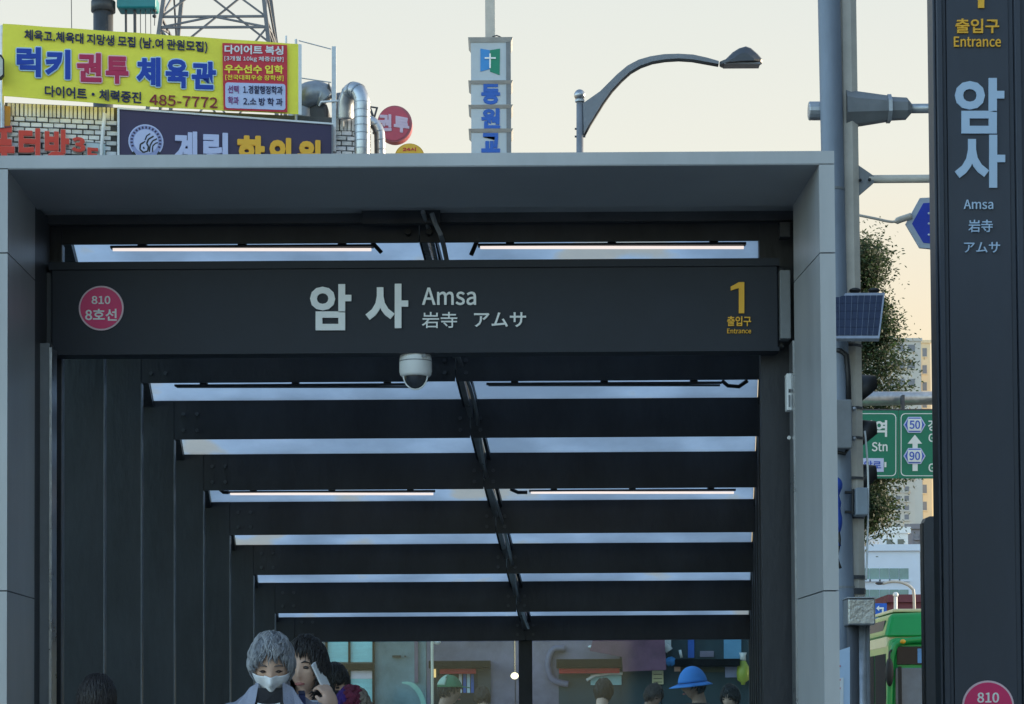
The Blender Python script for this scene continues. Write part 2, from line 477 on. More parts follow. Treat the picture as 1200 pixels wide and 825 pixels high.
# return panels between jamb and the first column
p0, p1 = P(44, 380, 9.2), P(60.5, 380, 9.2)
b = MB(); b.box((p0.x, 9.16, 0), (p1.x, 9.24, P(50, 404, 9.2).z)); b.build('return_post', M['midgrey'], canopy)
b = MB(); b.box((p1.x + .001, 9.15, 0), (p1.x + .012, 9.25, P(50, 404, 9.2).z - .02)); b.build('post_edge', M['steel'], canopy)
p0, p1 = P(913, 318, 9.25), P(926, 398, 9.25)
b = MB(); b.bbox((p0.x, 9.22, p1.z), (p1.x, 9.30, p0.z), .003); b.build('side_cover', M['midgrey'], canopy)
p0 = P(928, 400, 9.2)
b = MB(); b.box((p0.x, 9.18, 0), (p0.x + .02, 9.30, p0.z)); b.build('post_edge', M['steel'], canopy)

for k in range(-2, 7):
    y = ZK(k); z = zb(k); BH = bh(k); l, r, s = xL(k), xR(k), xS(k)
    for sgn, xi in ((-1, l), (1, r)):
        w = 0.205
        x0, x1 = (xi - w, xi) if sgn < 0 else (xi, xi + w)
        b = MB(); b.box((x0, y, 0), (x1, y + .05, z + BH)); b.box((x0 + (0.08 if sgn < 0 else .1), y + .05, 0), (x0 + (0.10 if sgn < 0 else .12), y + .2, z + BH - .02))
        c = b.build('column', M['frame'], canopy)
        if sgn < 0:
            e = MB(); e.box((xi, y - .003, 0), (xi + .0045, y + .045, z - .004)); e.build('column_lit_edge', M['edge'], c)  # pale strip paints the light caught by the flange edge
    for a, c_, sd_ in ((l, s - .0015, 0), (s + .0015, r, 1)):
        b = MB()
        b.box((a + .001, y + .004, z), (c_, y + .018, z + BH))
        b.box((a + .001, y + .018, z + BH - .016), (c_, y + .10, z + BH - .006))
        bm_ = b.build('beam', M['frame'], canopy)
        if k >= -1:
            bo = MB()
            spots = [(a + .05, z + .045), (a + .05, z + .13), (a + .12, z + .045), (a + .12, z + .13)] if sd_ == 0 else []
            spots += [(c_ - .05, z + .04), (c_ - .05, z + .10)] if sd_ == 0 else [(a + .05, z + .04), (a + .05, z + .10)]
            for bx, bz in spots: bo.tube([(bx, y + .006, bz), (bx, y - .008, bz)], .010, 8)
            bo.build('bolts', M['darkgrey'], bm_)['kind'] = 'stuff'
# joint block of each beam and the spine
def spine_pt(k, dz=0.0, dx=0.0): return Vector((xS(k) + dx, ZK(k), z_top(k) + dz))
b = MB()
for k in range(-2, 6):
    a, c_ = spine_pt(k, -.085), spine_pt(k + 1, -.085)
    d = (c_ - a); n = 1
    b.slab([a + Vector((-.013, 0, -.01)), a + Vector((.013, 0, -.01)), a + Vector((.013, 0, .07)), a + Vector((-.013, 0, .07))], d * .999)
b.build('spine', M['steel'], canopy)
for sgn in (-1, 1):
    b = MB()
    for k in range(-2, 6):
        a, c_ = spine_pt(k, -.05, sgn * .030), spine_pt(k + 1, -.05, sgn * .030)
        b.slab([a + Vector((-.008, 0, .01)), a + Vector((.008, 0, .01)), a + Vector((.008, 0, .045)), a + Vector((-.008, 0, .045))], (c_ - a) * .999)
    b.build('spine_flange', M['frame'], canopy)
b = MB(); pts = []
for i in range(0, 33):
    k = -2.3 + i * .25; pts.append(spine_pt(k, -.13 + .018 * math.sin(k * 3.1), .03 + .014 * math.sin(k * 2.3)))
b.tube(pts, .010, 6); b.build('conduit', M['steel'], canopy)
b = MB(); pts = [P(506, 250, 9.24), P(510, 262, 9.24), P(516, 274, 9.26), P(520, 288, 9.42), P(523, 303, 9.5), P(527, 318, 9.7)]
b.tube(pts, .011, 6); b.build('cable', M['midgrey'], canopy)

for k in range(-2, 6):
    def lpane(q, k=k): return xL(k) + .008 + (xL(k+1) - .11 - xL(k)) * (q - k)
    for a0, a1 in ((lpane, lambda q: xS(q) - .037), (lambda q: xS(q) + .037, lambda q: xR(q) - .004)):
        b = MB()
        f0, f1 = k + .15, k + 1
        vs = []
        for q in (f0, f1):
            zz = z_top(k) + (z_top(k+1) - z_top(k)) * (q - k) - .002
            vs.append([(a0(q), ZK(q), zz), (a1(q), ZK(q), zz)])
        b.slab([vs[0][0], vs[0][1], vs[1][1], vs[1][0]], (0, 0, .012))
        b.build('roof_pane', M['roofpane'], canopy)
    b = MB(); vs = []
    for q in (k + .1, k + .999):
        zz = z_top(k) + (z_top(k+1) - z_top(k)) * (q - k)
        vs.append([(lpane(q) - .30, ZK(q), zz), (lpane(q) - .003, ZK(q), zz)])
    b.slab([vs[0][0], vs[0][1], vs[1][1], vs[1][0]], (0, 0, -.035)); b.build('eaves_plate', M['frame'], canopy)
    b = MB(); vs = []
    for q in (k + .1, k + .999):
        zz = z_top(k) + (z_top(k+1) - z_top(k)) * (q - k)
        vs.append([(xR(q) - .001, ZK(q), zz), (xR(q) + .22, ZK(q), zz)])
    b.slab([vs[0][0], vs[0][1], vs[1][1], vs[1][0]], (0, 0, -.035)); b.build('eaves_plate', M['frame'], canopy)
for k in range(-2, 6):
    for fn, dx in ((xL, -.19), (xR, .19)):
        b = MB(); a = Vector((fn(k) + dx, ZK(k) + .055, .5)); c_ = Vector((fn(k+1) + dx, ZK(k+1) - .005, .5))
        h0, h1 = z_top(k) - .55, z_top(k+1) - .55
        b.slab([a, c_, c_ + Vector((0, 0, h1)), a + Vector((0, 0, h0))], (.008, 0, 0)); b.build('side_pane', M['endglass'], canopy)
        b = MB(); b.slab([a - Vector((0,0,.5)), c_ - Vector((0,0,.5)), c_ - Vector((0,0,.01)), a - Vector((0,0,.01))], (.03, 0, 0)); b.build('side_kerb', M['midgrey'], canopy)
# glass end wall
ye = ZK(6)
b = MB(); b.box((xS(6) - .045, ye + .052, 0), (xS(6) + .045, ye + .12, z_top(6) - .02)); b.build('mullion', M['frame'], canopy)
b = MB(); b.box((xL(6), ye + .055, 0), (xR(6), ye + .2, .75)); b.build('parapet', M['midgrey'], canopy)
b = MB(); b.box((xL(6), ye + .052, zb(6) + .001), (xR(6), ye + .10, zb(6) + .05)); b.build('end_rail', M['frame'], canopy)
for a, c_ in ((xL(6) + .002, xS(6) - .047), (xS(6) + .047, xR(6) - .002)):
    b = MB(); b.box((a, ye + .075, .752), (c_, ye + .083, zb(6) - .001)); b.build('end_pane', M['endglass'], canopy)

# ================================================================== STATION SIGN
ZS = 9.26
sp = lambda x, y: P(x, y, ZS)
sgn = thing('station_sign', 'long dark station sign with white Korean name and pink line badge across the entrance', 'sign', (P(485, 414, ZS).x, ZS, P(485, 414, ZS).z))
q = [P(60, 309, ZS), P(911.5, 305, ZS), P(911.5, 411.5, ZS), P(60, 415, ZS)]
b = MB(); b.bbox((q[0].x, ZS, (q[2].z + q[3].z)/2), (q[1].x, ZS + .12, (q[0].z + q[1].z)/2), .006); b.build('sign_box', M['sign'], sgn)
b = MB(); b.box((q[0].x - .008, ZS - .012, q[0].z - .028), (q[1].x + .004, ZS + .115, q[0].z + .004)); b.build('top_rail', M['sign'], sgn)
b = MB(); b.box((q[0].x - .02, ZS - .004, q[3].z - .004), (q[1].x + .003, ZS + .10, q[3].z + .012)); b.build('bottom_rail', M['sign'], sgn)
b = MB(); b.bbox((q[0].x - .045, ZS + .03, q[3].z + .02), (q[0].x - .004, ZS + .11, q[0].z - .03), .004); b.build('end_bracket', M['darkgrey'], sgn)
b = MB(); b.bbox((q[1].x + .006, ZS + .05, q[3].z + .02), (q[1].x + .03, ZS + .11, q[0].z - .02), .004); b.build('end_bracket', M['darkgrey'], sgn)
def one(x0, y0, x1, y1, pl, par):
    w = x1 - x0; h = y1 - y0; st = w * .40
    pts = [(x1 - st, y0), (x1, y0), (x1, y1), (x1 - st, y1), (x1 - st, y0 + h * .19), (x0 + w*.02, y0 + h * .27), (x0, y0 + h * .15)]
    b = MB(); b.slab([pl(*p) + Vector((0, -.009, 0)) for p in pts], (0, .006, 0)); b.build('numeral', M['yellow'], par)
def T(s, x0, y0, x1, y1, pl, par, m, bold=0.0, dl=0.0, **kw):
    return lettering(s, rect(x0, y0, x1, y1, dl), pl, par, m, bold, **kw)
T('암', 363.5, 333.5, 412, 387.5, sp, sgn, M['offwhite'], .032, t=.008)
T('사', 428.5, 333, 478.5, 385, sp, sgn, M['offwhite'], .032, t=.008)
T('Amsa', 494.5, 337.5, 558, 358, sp, sgn, M['offwhite'], .014)
T('岩寺', 494.5, 366, 536, 384.8, sp, sgn, M['offwhite'], .006)
T('アムサ', 555.5, 366.3, 616.5, 383.6, sp, sgn, M['offwhite'], .014)
one(856, 331, 872, 367.5, sp, sgn)
T('출입구', 852, 371, 880, 382.5, sp, sgn, M['yellow'], .018)
T('Entrance', 852, 385.5, 880, 391, sp, sgn, M['yellow'], .01)
def badge(cx, cy, r, pl, par, t1, t2):
    c = pl(cx, cy); rr = (pl(cx + r, cy) - c).length
    b = MB(); b.disc(c + Vector((0, -.002, 0)), (0, -1, 0), (0, 0, 1), rr, rr, .006, 48); d = b.build('line_badge', M['palerim'], par)
    b = MB(); b.disc(c + Vector((0, -.005, 0)), (0, -1, 0), (0, 0, 1), rr * .925, rr * .925, .006, 48); b.build('badge_face', M['pink'], d)
    for s, x0, y0, x1, y1 in (t1, t2):
        T(s, x0, y0, x1, y1, pl, d, M['offwhite'], .02, proud=.0115, t=.003)
badge(119, 361.5, 26.3, sp, sgn, ('810', 108, 347.5, 130, 357), ('8호선', 100.5, 362.5, 137.5, 376.5))

# ================================================================== TUBE LIGHTS
m_tube = mat('lit_tube', (0.9, 0.85, 0.85), 0.4, emit=(1.0, 0.88, 0.82), es=.22)
def tube_light(xa, xb, yy, k, lit, label, cable=None, h=5, hooks=3):
    Y = ZK(k)
    a, c_ = P(xa, yy, Y), P(xb, yy, Y)
    hh = h * Y / F
    t = thing('tube_light', label, 'light', tuple((a + c_) / 2), 'tube lights along the roof beams')
    b = MB(); b.box((a.x, Y - .02, a.z - hh * .15), (c_.x, Y + .02, a.z + hh * .45)); b.build('light_rail', M['darkgrey'], t)
    b = MB(); b.tube([a + Vector((.01, -.008, -hh*.45)), c_ + Vector((-.01, -.008, -hh*.45 + (c_.z - a.z)*0))], hh * .42, 10); b.build('diffuser', m_tube if lit else M['midgrey'], t, True)
    for i in range(hooks):
        x = a.x + (c_.x - a.x) * (.12 + .76 * i / max(1, hooks - 1))
        b = MB(); b.box((x - .018, Y - .022, a.z + hh * .46), (x + .018, Y + .022, a.z + hh * 1.3)); b.build('bracket', M['black'], t)
    if cable:
        b = MB(); b.tube([P(x, y, Y - .03 + dz) for x, y, dz in cable], .010, 6); b.build('cable', M['black'], t, True)
    return t
tube_light(130, 438, 291, -1.75, True, 'lit tube light above the sign on the left half, over the pink badge', [(418, 257, -.05), (427, 272, -.03), (437, 285, 0), (447, 296, 0)], 4.5)
tube_light(560, 874, 288.5, -1.75, True, 'lit tube light above the sign on the right half, over the amber number', [(562, 266, -.03), (560, 280, 0), (552, 299, 0)], 4.5)
tube_light(205, 488, 452.5, .35, False, 'unlit tube light just below the sign, left of the dome camera', [(480, 444, 0), (489, 453, 0), (500, 445, 0)], 3)
tube_light(570, 846, 450.5, .35, False, 'unlit tube light just below the sign on the right half', [(846, 446, 0), (853, 452, 0), (866, 453, 0), (876, 446, 0)], 3)
tube_light(268, 510, 577.5, 2.45, True, 'lit tube light deeper in the canopy, left half, third gap below the sign', [(256, 572, 0), (262, 577, 0), (268, 577, 0)], 3.4)
tube_light(620, 862, 576, 2.45, True, 'lit tube light deeper in the canopy, right half, third gap below the sign', [(598, 573, 0), (607, 577, 0), (618, 577, 0)], 3.4)

# dome camera
c = P(487, 420, 9.33)
dome = thing('dome_camera', 'white dome security camera hanging under the middle of the station sign', 'camera', tuple(c))
r0 = 19.2 * 9.33 / F
def lathe(prof, c, n=28):
    b = MB(); vs = []; m_ = len(prof)
    for i in range(n):
        a = 2*math.pi*i/n
        for r, z in prof: vs.append(Vector(c) + Vector((r*math.cos(a), r*math.sin(a), z)))
    b.v = vs
    for i in range(n):
        for j in range(m_-1):
            b.f.append((i*m_+j, ((i+1)%n)*m_+j, ((i+1)%n)*m_+j+1, i*m_+j+1))
    return b
lathe([(.0001, .03), (r0*.86, .03), (r0*.92, .018), (r0*.98, .0), (r0, -.02), (r0, -.058), (r0*.96, -.066), (r0*.96, -.07), (r0*.86, -.078), (.0001, -.078)], c).build('housing', M['white'], dome, True)
lathe([(r0*1.005, -.012), (r0*1.01, -.014), (r0*1.005, -.016)], c).build('seam', M['midgrey'], dome)
pr = [(r0*.72*math.cos(t), -.078 - r0*.80*math.sin(t)) for t in [i*math.pi/2/8 for i in range(9)]]
lathe(pr[:-1] + [(.0001, pr[-1][1])], c).build('bubble', mat('smoked_dome', (.03, .035, .045), .08, bump=0, spec=.8), dome, True)
b = MB(); b.tube([c + Vector((r0*.74*math.cos(t), -.004 - r0*.3, -.075 - r0*.88*math.sin(t))) for t in [i*math.pi/12 for i in range(13)]], .0035, 6); b.build('bubble_rim', M['white'], dome, True)
b = MB(); b.box(tuple(c + Vector((.028, -r0*.97, -.005))), tuple(c + Vector((.046, -r0*.93, .008)))); b.build('label_plate', M['midgrey'], dome)
b = MB(); b.ell(c + Vector((0, -.01, -.085)), (.028, .028, .03)); b.build('lens', M['black'], dome, True)

# wall boxes on the right column
for (xa, ya, xb, yb, lab, dark) in ((919.5, 440, 929, 483, 'small white control box on the right column, upper of two', True), (925.5, 487, 932, 527, 'narrow white junction box beside the right jamb, lower of two', False)):
    a, c_ = P(xa, ya, 9.3), P(xb, yb, 9.3)
    t = thing('wall_box', lab, 'box', ((a.x + c_.x)/2, 9.3, c_.z), 'white boxes at the right column')
    b = MB(); b.bbox((a.x, 9.24, c_.z), (c_.x, 9.30, a.z), .004); b.build('case', M['white'], t)
    if dark:
        a, c_ = P(924, 456, 9.24), P(926.5, 460, 9.24); b = MB(); b.box((a.x, 9.236, c_.z), (c_.x, 9.241, a.z)); b.build('switch', M['darkgrey'], t)
        a, c_ = P(924, 463, 9.24), P(926, 477, 9.24); b = MB(); b.box((a.x, 9.236, c_.z), (c_.x, 9.241, a.z)); b.build('vent', M['midgrey'], t)
    else:
        p = P(924.5, 513, 9.24); b = MB(); b.disc(p, (0, -1, 0), (0, 0, 1), .008, .008, .006, 12); b.build('knob', M['steel'], t)
for px, py in ((926, 545), (926, 610), (926, 655)):
    pass

# ================================================================== STATION TOTEM
ZT = 9.6
m_totem = mat('totem_slate', (.052, .060, .078), .45, var=.14, scale=2.5, bump=.08, spec=.3, stretch=(1, 1, .3))
tp = lambda x, y: P(x, y, ZT)
tl, tr = P(1098.5, 420, ZT).x, P(1209, 420, ZT).x
totem = thing('station_totem', 'tall dark grey station totem with blue-white Korean name at the right edge', 'totem', ((tl+tr)/2, ZT, 0))
pa, pb = P(1114, 420, ZT).x, P(1186.5, 420, ZT).x
TH = 5.2
b = MB(); b.box((pa, ZT, .05), (pb, ZT + .14, TH)); b.build('face_panel', m_totem, totem)
for x0, x1, yo in ((tl, P(1101.5, 420, ZT).x, .012), (P(1102, 420, ZT).x, P(1108.5, 420, ZT).x, -.012), (P(1109, 420, ZT).x, pa - .001, .008), (pb + .001, P(1193, 420, ZT).x, .008), (P(1193.5, 420, ZT).x, P(1201, 420, ZT).x, -.012), (P(1201.5, 420, ZT).x, tr, .012)):
    b = MB(); b.bbox((x0, ZT + yo, .05), (x1, ZT + .15 - yo, TH), .003); b.build('edge_profile', m_totem, totem)
b = MB(); b.box((tl - .05, ZT - .05, 0), (tr + .05, ZT + .27, .05)); b.build('base', M['darkgrey'], totem)
m_bw = mat('pale_blue_lettering', srgb(180, 202, 224), .5, bump=.02, var=.03)
one(1135, -28, 1153, 10, tp, totem)
T('출입구', 1119.5, 22.5, 1170.5, 39.5, tp, totem, M['yellow'], .016)
T('Entrance', 1117.5, 43.5, 1172.5, 55.5, tp, totem, M['yellow'], .012)
T('암', 1118.5, 92, 1176.5, 157, tp, totem, m_bw, .032)
T('사', 1118.5, 158.5, 1177.5, 220.5, tp, totem, m_bw, .032)
T('Amsa', 1129, 234.5, 1163.5, 245.5, tp, totem, m_bw, .008)
T('岩寺', 1134.5, 258, 1163, 272.5, tp, totem, m_bw, .008)
T('アムサ', 1129.5, 284, 1171.5, 296.5, tp, totem, m_bw, .008)
badge(1157.5, 828, 30.5, tp, totem, ('810', 1144.5, 811.5, 1170, 823.5), ('8호선', 1136, 830, 1179, 846))

# dark panel left of the totem
a, c_ = P(1083, 605, 13.5), P(1125, 605, 13.5)
t = thing('dark_panel', 'tall dark metal panel with rounded top corner just left behind the grey totem', 'panel', ((a.x + c_.x)/2, 13.5, 0))
fr = [(a.x, 0), (a.x, a.z - .035), (a.x + .01, a.z - .01), (a.x + .035, a.z), (c_.x, a.z), (c_.x, 0)]
b = MB(); b.slab([(x, 13.5, z) for x, z in fr], (0, .12, 0)); b.build('panel_case', M['darkgrey'], t)
fr = [(a.x - .008, .02), (a.x - .008, a.z - .04), (a.x - .001, a.z - .04), (a.x - .001, .02)]
b = MB(); b.slab([(x, 13.52, z) for x, z in fr], (0, .08, 0)); b.build('edge_trim', M['black'], t)

# ================================================================== SIGN BUILDING ON THE LEFT (facade runs off at a slight angle)
FY, FM = 30.0, 0.19
fp = lambda x, y, d=0.0: PP(x, y, FY - d, FM)
fdir = Vector((1, FM, 0)).normalized(); fn_ = Vector((FM, -1, 0)).normalized()      # outward normal, towards the camera
def fslab(b, pts, t, d=0.0): return b.slab([fp(x, y, d) for x, y in pts], -fn_ * t)
bld = thing('shop_building', 'white brick shop building with billboards on its upper floor at the upper left', 'building', tuple(fp(200, 850)))
m_wall = mat('mortar_dark', (.10, .10, .10), .9, var=.25)
a, c_ = fp(-500, 850), fp(437, 850)
zt_b = fp(200, 129).z
b = MB(); b.slab([Vector((a.x, a.y, 0)), Vector((c_.x, c_.y, 0)), Vector((c_.x, c_.y, zt_b)), Vector((a.x, a.y, zt_b))], -fn_ * 9); b.build('wall', m_wall, bld)
m_br = [mat('white_brick', (.76, .78, .77), .7, var=.16, scale=5, bump=.4), mat('white_brick_worn', (.58, .60, .60), .75, var=.25, scale=7, bump=.5), mat('white_brick_grey', (.68, .70, .73), .7, var=.2, scale=6, bump=.4)]
# bricks: soldier course, then running courses, placed on the facade in metres
s_at = lambda px: (fp(px, 140) - fp(0, 140)).dot(fdir)
orig = fp(0, 140)
def fpt(s, z, d=0.0): return Vector((orig.x, orig.y, 0)) + fdir * s + fn_ * d + Vector((0, 0, z))
def brick_mesh(w, h, m_, nm='brick'):
    b = MB(); b.bbox((-w/2, -.02, -h/2), (w/2, .02, h/2), .006); b.v = [v + OFF[bld.name] for v in b.v]; return b.build(nm, m_, bld)
nb = 0
def place_bricks(s0, s1, w, h, z, gap, off, protos):
    global nb
    s = s0 + off
    while s + w < s1:
        if random.random() > .03:
            pr = random.choice(protos)
            o = pr.copy(); col.objects.link(o); o.parent = bld
            p = fpt(s + w/2 + random.uniform(-.004, .004), z + random.uniform(-.003, .003), .012 + random.uniform(-.004, .006))
            o.location = p - OFF[bld.name]
            o.rotation_euler = (0, 0, math.atan2(fdir.y, fdir.x)); nb += 1
        s += w + gap
runs = [brick_mesh(.135, .052, m) for m in m_br]; sold = [brick_mesh(.040, .165, m) for m in m_br]
sL, sM, sR_, sE = s_at(9), s_at(138), s_at(389), s_at(436)
ztop = zt_b - .0
place_bricks(sL, sM, .040, .165, ztop - .095, .013, 0, sold)
place_bricks(sR_, sE, .040, .165, ztop - .095, .013, 0, sold)
for r_ in range(8):
    z = ztop - .095 - .12 - r_ * .068
    place_bricks(sL - .07, sM, .135, .052, z, .014, .07 * (r_ % 2), runs)
    place_bricks(sR_ - .02, sE, .135, .052, z, .014, .07 * (r_ % 2), runs)
for i_, o in enumerate(runs + sold):
    p = fpt(sL - .3 - .16 * i_, ztop - .5, .01); o.location = p - OFF[bld.name]; o.rotation_euler = (0, 0, math.atan2(fdir.y, fdir.x))
# shop panels under the brick, mostly behind the canopy
for x0, x1 in ((-480, -60), (-40, 130), (150, 300), (310, 420)):
    for y0, y1 in ((300, 430), (560, 690)):
        b = MB(); b.slab([fp(x0, y0, .02), fp(x1, y0, .02), fp(x1, y1, .02), fp(x0, y1, .02)], -fn_ * .05); w_ = b.build('window', M['winglass'], bld)
        b = MB()
        for xx in (x0, (x0+x1)/2, x1): b.slab([fp(xx - 3, y0, .05), fp(xx + 3, y0, .05), fp(xx + 3, y1, .05), fp(xx - 3, y1, .05)], -fn_ * .05)
        b.build('frame', M['midgrey'], w_)
        w_ = None
# wall pipe
b = MB(); b.tube([fp(123, 133, .10), fp(121, 150, .10), fp(119, 172, .10), fp(118, 230, .10)], [.03, .025, .022, .022], 8); b.build('wall_pipe', M['white'], bld, True)

# yellow banner
m_ban = mat('yellow_banner_cloth', srgb(252, 238, 78), .7, var=.07, scale=1.6, bump=.5)
bn = thing('banner', 'yellow boxing gym banner with blue and red Korean letters strung above the roof edge', 'banner', tuple(fp(175, 120, .3)))
D = .32
bp_ = lambda x, y: fp(x, y, D)
b = MB(); NX = 40
for i in range(NX + 1):
    u = i / NX
    top = 27.8 + (51.6 - 27.8) * u
    bot = 112.5 + (133.8 - 112.5) * u + 3.0 * math.sin(math.pi * min(1, u * 1.0)) * 0.6
    x = 3.2 + (349.5 - 3.2) * u
    wv = .006 * math.sin(u * 31)
    for yy in (top, (top + bot) / 2, bot):
        b.v.append(fp(x, yy, D - .014) + fn_ * wv)
for i in range(NX):
    for j in range(2):
        q_ = i * 3 + j; b.f.append((q_, q_ + 1, q_ + 4, q_ + 3))
cl = b.build('cloth', m_ban, bn)
md = cl.modifiers.new('thick', 'SOLIDIFY'); md.thickness = .006; md.offset = 0
b = MB(); b.slab([fp(349.8, 51.4, D), fp(353.5, 52, D), fp(353.5, 134.5, D), fp(349.8, 134, D)], -fn_ * .03); b.build('white_hem', M['white'], bn)
m_navy = mat('navy_print', srgb(28, 30, 78), .6, var=.03, bump=0); m_blue = mat('blue_print', srgb(22, 66, 168), .6, var=.03, bump=0)
m_halo = mat('pale_outline_print', srgb(196, 222, 232), .6, var=.02, bump=0); m_red = mat('crimson_print', srgb(190, 40, 82), .6, var=.03, bump=0)
m_halo2 = mat('pink_outline_print', srgb(240, 196, 200), .6, var=.02, bump=0); m_brown = mat('maroon_print', srgb(140, 38, 50), .6, var=.03, bump=0)
m_redpan = mat('red_print', srgb(206, 52, 66), .6, var=.03, bump=0); m_lav = mat('lavender_print', srgb(196, 206, 236), .6, var=.03, bump=0)
def LB(s, x0, y0, x1, y1, dl, m_, bold, pr=.002, grow=0.0): return lettering(s, rect(x0, y0, x1, y1, dl), bp_, bn, m_, bold, t=.002, proud=pr + .008, grow=grow)
LB('체육고.체육대 지망생 모집 (남.여 관원모집)', 28.5, 34.5, 243, 48.5, 14.5, m_navy, .022)
for ch, x0, y0, x1, y1, red in (('럭', 19.5, 55, 48, 90, 0), ('키', 53, 58, 82.5, 92.5, 0), ('권', 90, 62, 119, 96, 1), ('투', 124, 66, 150.5, 98, 1), ('체', 160, 67, 188, 101, 0), ('육', 194, 69.3, 220.5, 103, 0), ('관', 224.5, 72, 253, 104.5, 0)):
    LB(ch, x0, y0, x1, y1, .8, m_halo2 if red else m_halo, .085, .001, .045)
    LB(ch, x0, y0, x1, y1, .8, m_red if red else m_blue, .045, .005, .045)
LB('다이어트·체력증진', 52.5, 100, 165.5, 113.5, 8, m_navy, .022)
LB('485-7772', 175, 110.5, 255, 123, 4, m_brown, .012)
def panel(pts, d, m_, par, nm='printed_panel', fpx=fp, t=.003):
    b = MB(); b.slab([fpx(x, y, d) for x, y in pts], -fn_ * t); return b.build(nm, m_, par)
def rquad(x0, y0, x1, y1, dl0, dl1, r=3):
    pts = []
    for cx, cy, a0 in ((x1 - r, y0 + r, -90), (x1 - r, y1 - r, 0), (x0 + r, y1 - r, 90), (x0 + r, y0 + r, 180)):
        for i in range(4):
            a = R(a0 + i * 30); X = cx + r * math.cos(a); Y = cy + r * math.sin(a)
            u = (X - x0) / (x1 - x0); pts.append((X, Y + (dl0 if cy < (y0 + y1)/2 else dl1) * u))
    return pts
panel([(260.5, 50.3), (336.5, 52.6), (336.8, 131.5), (262, 128.5)], D + .012, m_redpan, bn)
panel(rquad(264, 96.5, 334.5, 126.5, 2, 2.4), D + .018, m_lav, bn)
LP = lambda *a, **k: LB(*a, pr=.013, **k)
LP('다이어트 복싱', 263, 53, 332, 63.5, 1.5, M['white'], .03)
LP('[3개월 10kg 체중감량]', 263, 66, 332, 72.5, 1.2, M['white'], .012)
LP('우수선수 입학', 263, 76, 332, 86, 1.2, m_ban, .03)
LP('[전국대회우승 장학생]', 264, 88, 332, 94.5, 1, m_ban, .012)
m_pur = mat('purple_print', srgb(140, 60, 130), .6, var=.03, bump=0)
LP2 = lambda *a, **k: LB(*a, pr=.018, **k)
LP2('선택', 267, 100.5, 279.5, 109.5, .4, m_pur, .012); LP2('학과', 267, 113.5, 279.5, 122.5, .4, m_pur, .012)
LP2('1.경찰행정학과', 285, 100.5, 331, 110, 1.2, m_navy, .012); LP2('2.소 방 학 과', 285, 114.5, 331, 123.5, 1.2, m_navy, .012)
# posts and wires that carry the banner
fr = thing('roof_railing', 'thin steel posts and wires behind the right end of the yellow banner', 'frame', tuple(fp(370, 150, .05)))
for x, y0, y1, r in ((347, 46, 150, .020), (391.5, 55, 178, .040), (335.5, 42, 60, .016), (3.0, 30, 150, .03)):
    b = MB(); b.tube([fp(x, y1, .12), fp(x, y0, .12)], r, 4 if r > .03 else 6); b.build('post', M['galv'], fr)
for y0, y1 in ((47.5, 57.5), (91, 96.5)):
    b = MB(); b.tube([fp(350, y0, .12), fp(388, y1, .12)], .008, 5); b.build('wire', M['galv'], fr)
b = MB(); b.tube([fp(374, 124, .16), fp(376, 119.5, .16), fp(399, 118, .16), fp(401.5, 119.5, .16), fp(402, 148, .16)], .014, 6); b.build('hand_rail', M['white'], fr, True)
b = MB(); b.tube([fp(400, 141, .16), fp(411, 139, .16)], .014, 6); b.build('hand_rail', M['white'], fr, True)

# purple billboard
m_purple = mat('dark_purple_board', srgb(60, 50, 82), .5, var=.05, scale=2, bump=.03)
bb = thing('billboard', 'dark purple clinic billboard with round white emblem and yellow Korean letters', 'billboard', tuple(fp(265, 200, .2)))
D2 = .25
b = MB(); b.slab([fp(139.5, 127.5, D2), fp(389, 145.5, D2), fp(389, 222, D2), fp(139.5, 216, D2)], -fn_ * .2); b.build('board', m_purple, bb)
for pts in ([(137.5, 125.5), (390.5, 144), (390.5, 146), (137.5, 127.6)], [(137.5, 127.8), (140, 127.9), (140, 218), (137.5, 218)], [(388.5, 146.2), (390.5, 146.2), (390.5, 224), (388.5, 224)]):
    b = MB(); b.slab([fp(x, y, D2 + .02) for x, y in pts], -fn_ * .2); b.build('frame_bar', M['edge'] if pts[0][0] > 200 else M['white'], bb)
pp_ = lambda x, y: fp(x, y, D2)
c = pp_(171, 166); r = (pp_(191.5, 166) - c).length
m_lil = mat('lilac_white', srgb(196, 202, 232), .5, var=.03, bump=0); m_lil2 = mat('lilac_ring', srgb(150, 158, 200), .5, var=.05, scale=30, bump=0)
b = MB(); b.disc(c + fn_ * .002, fn_, (0, 0, 1), r, r, .006, 40); em = b.build('emblem', m_lil, bb)
b = MB(); b.disc(c + fn_ * .005, fn_, (0, 0, 1), r * .93, r * .93, .006, 40); b.build('emblem_ring', m_lil2, em)
b = MB(); b.disc(c + fn_ * .008, fn_, (0, 0, 1), r * .70, r * .70, .006, 40); b.build('emblem_face', m_lil, em)
b = MB()
def stroke(pts, w):
    for (x0, y0), (x1, y1) in zip(pts, pts[1:]):
        L_ = math.hypot(x1 - x0, y1 - y0) or 1; nx, ny = -(y1 - y0) / L_ * w / 2, (x1 - x0) / L_ * w / 2
        b.slab([fp(x0 + nx, y0 + ny, D2 + .018), fp(x1 + nx, y1 + ny, D2 + .018), fp(x1 - nx, y1 - ny, D2 + .018), fp(x0 - nx, y0 - ny, D2 + .018)], -fn_ * .003)
stroke([(168, 167), (164.5, 169), (164, 175), (168, 178.5), (173, 177), (174, 172), (172, 168), (174, 163), (180, 159.5)], 1.8)
stroke([(168, 167), (170, 165.5)], 1.4); stroke([(168, 172), (169, 174.5)], 1.6)
stroke([(175, 178), (176, 170), (179, 165), (184, 162.5)], 1.6); stroke([(178.5, 178), (179, 171), (182, 168), (185, 167)], 1.4)
stroke([(170, 164), (172, 159), (176, 156.5)], 1.4)
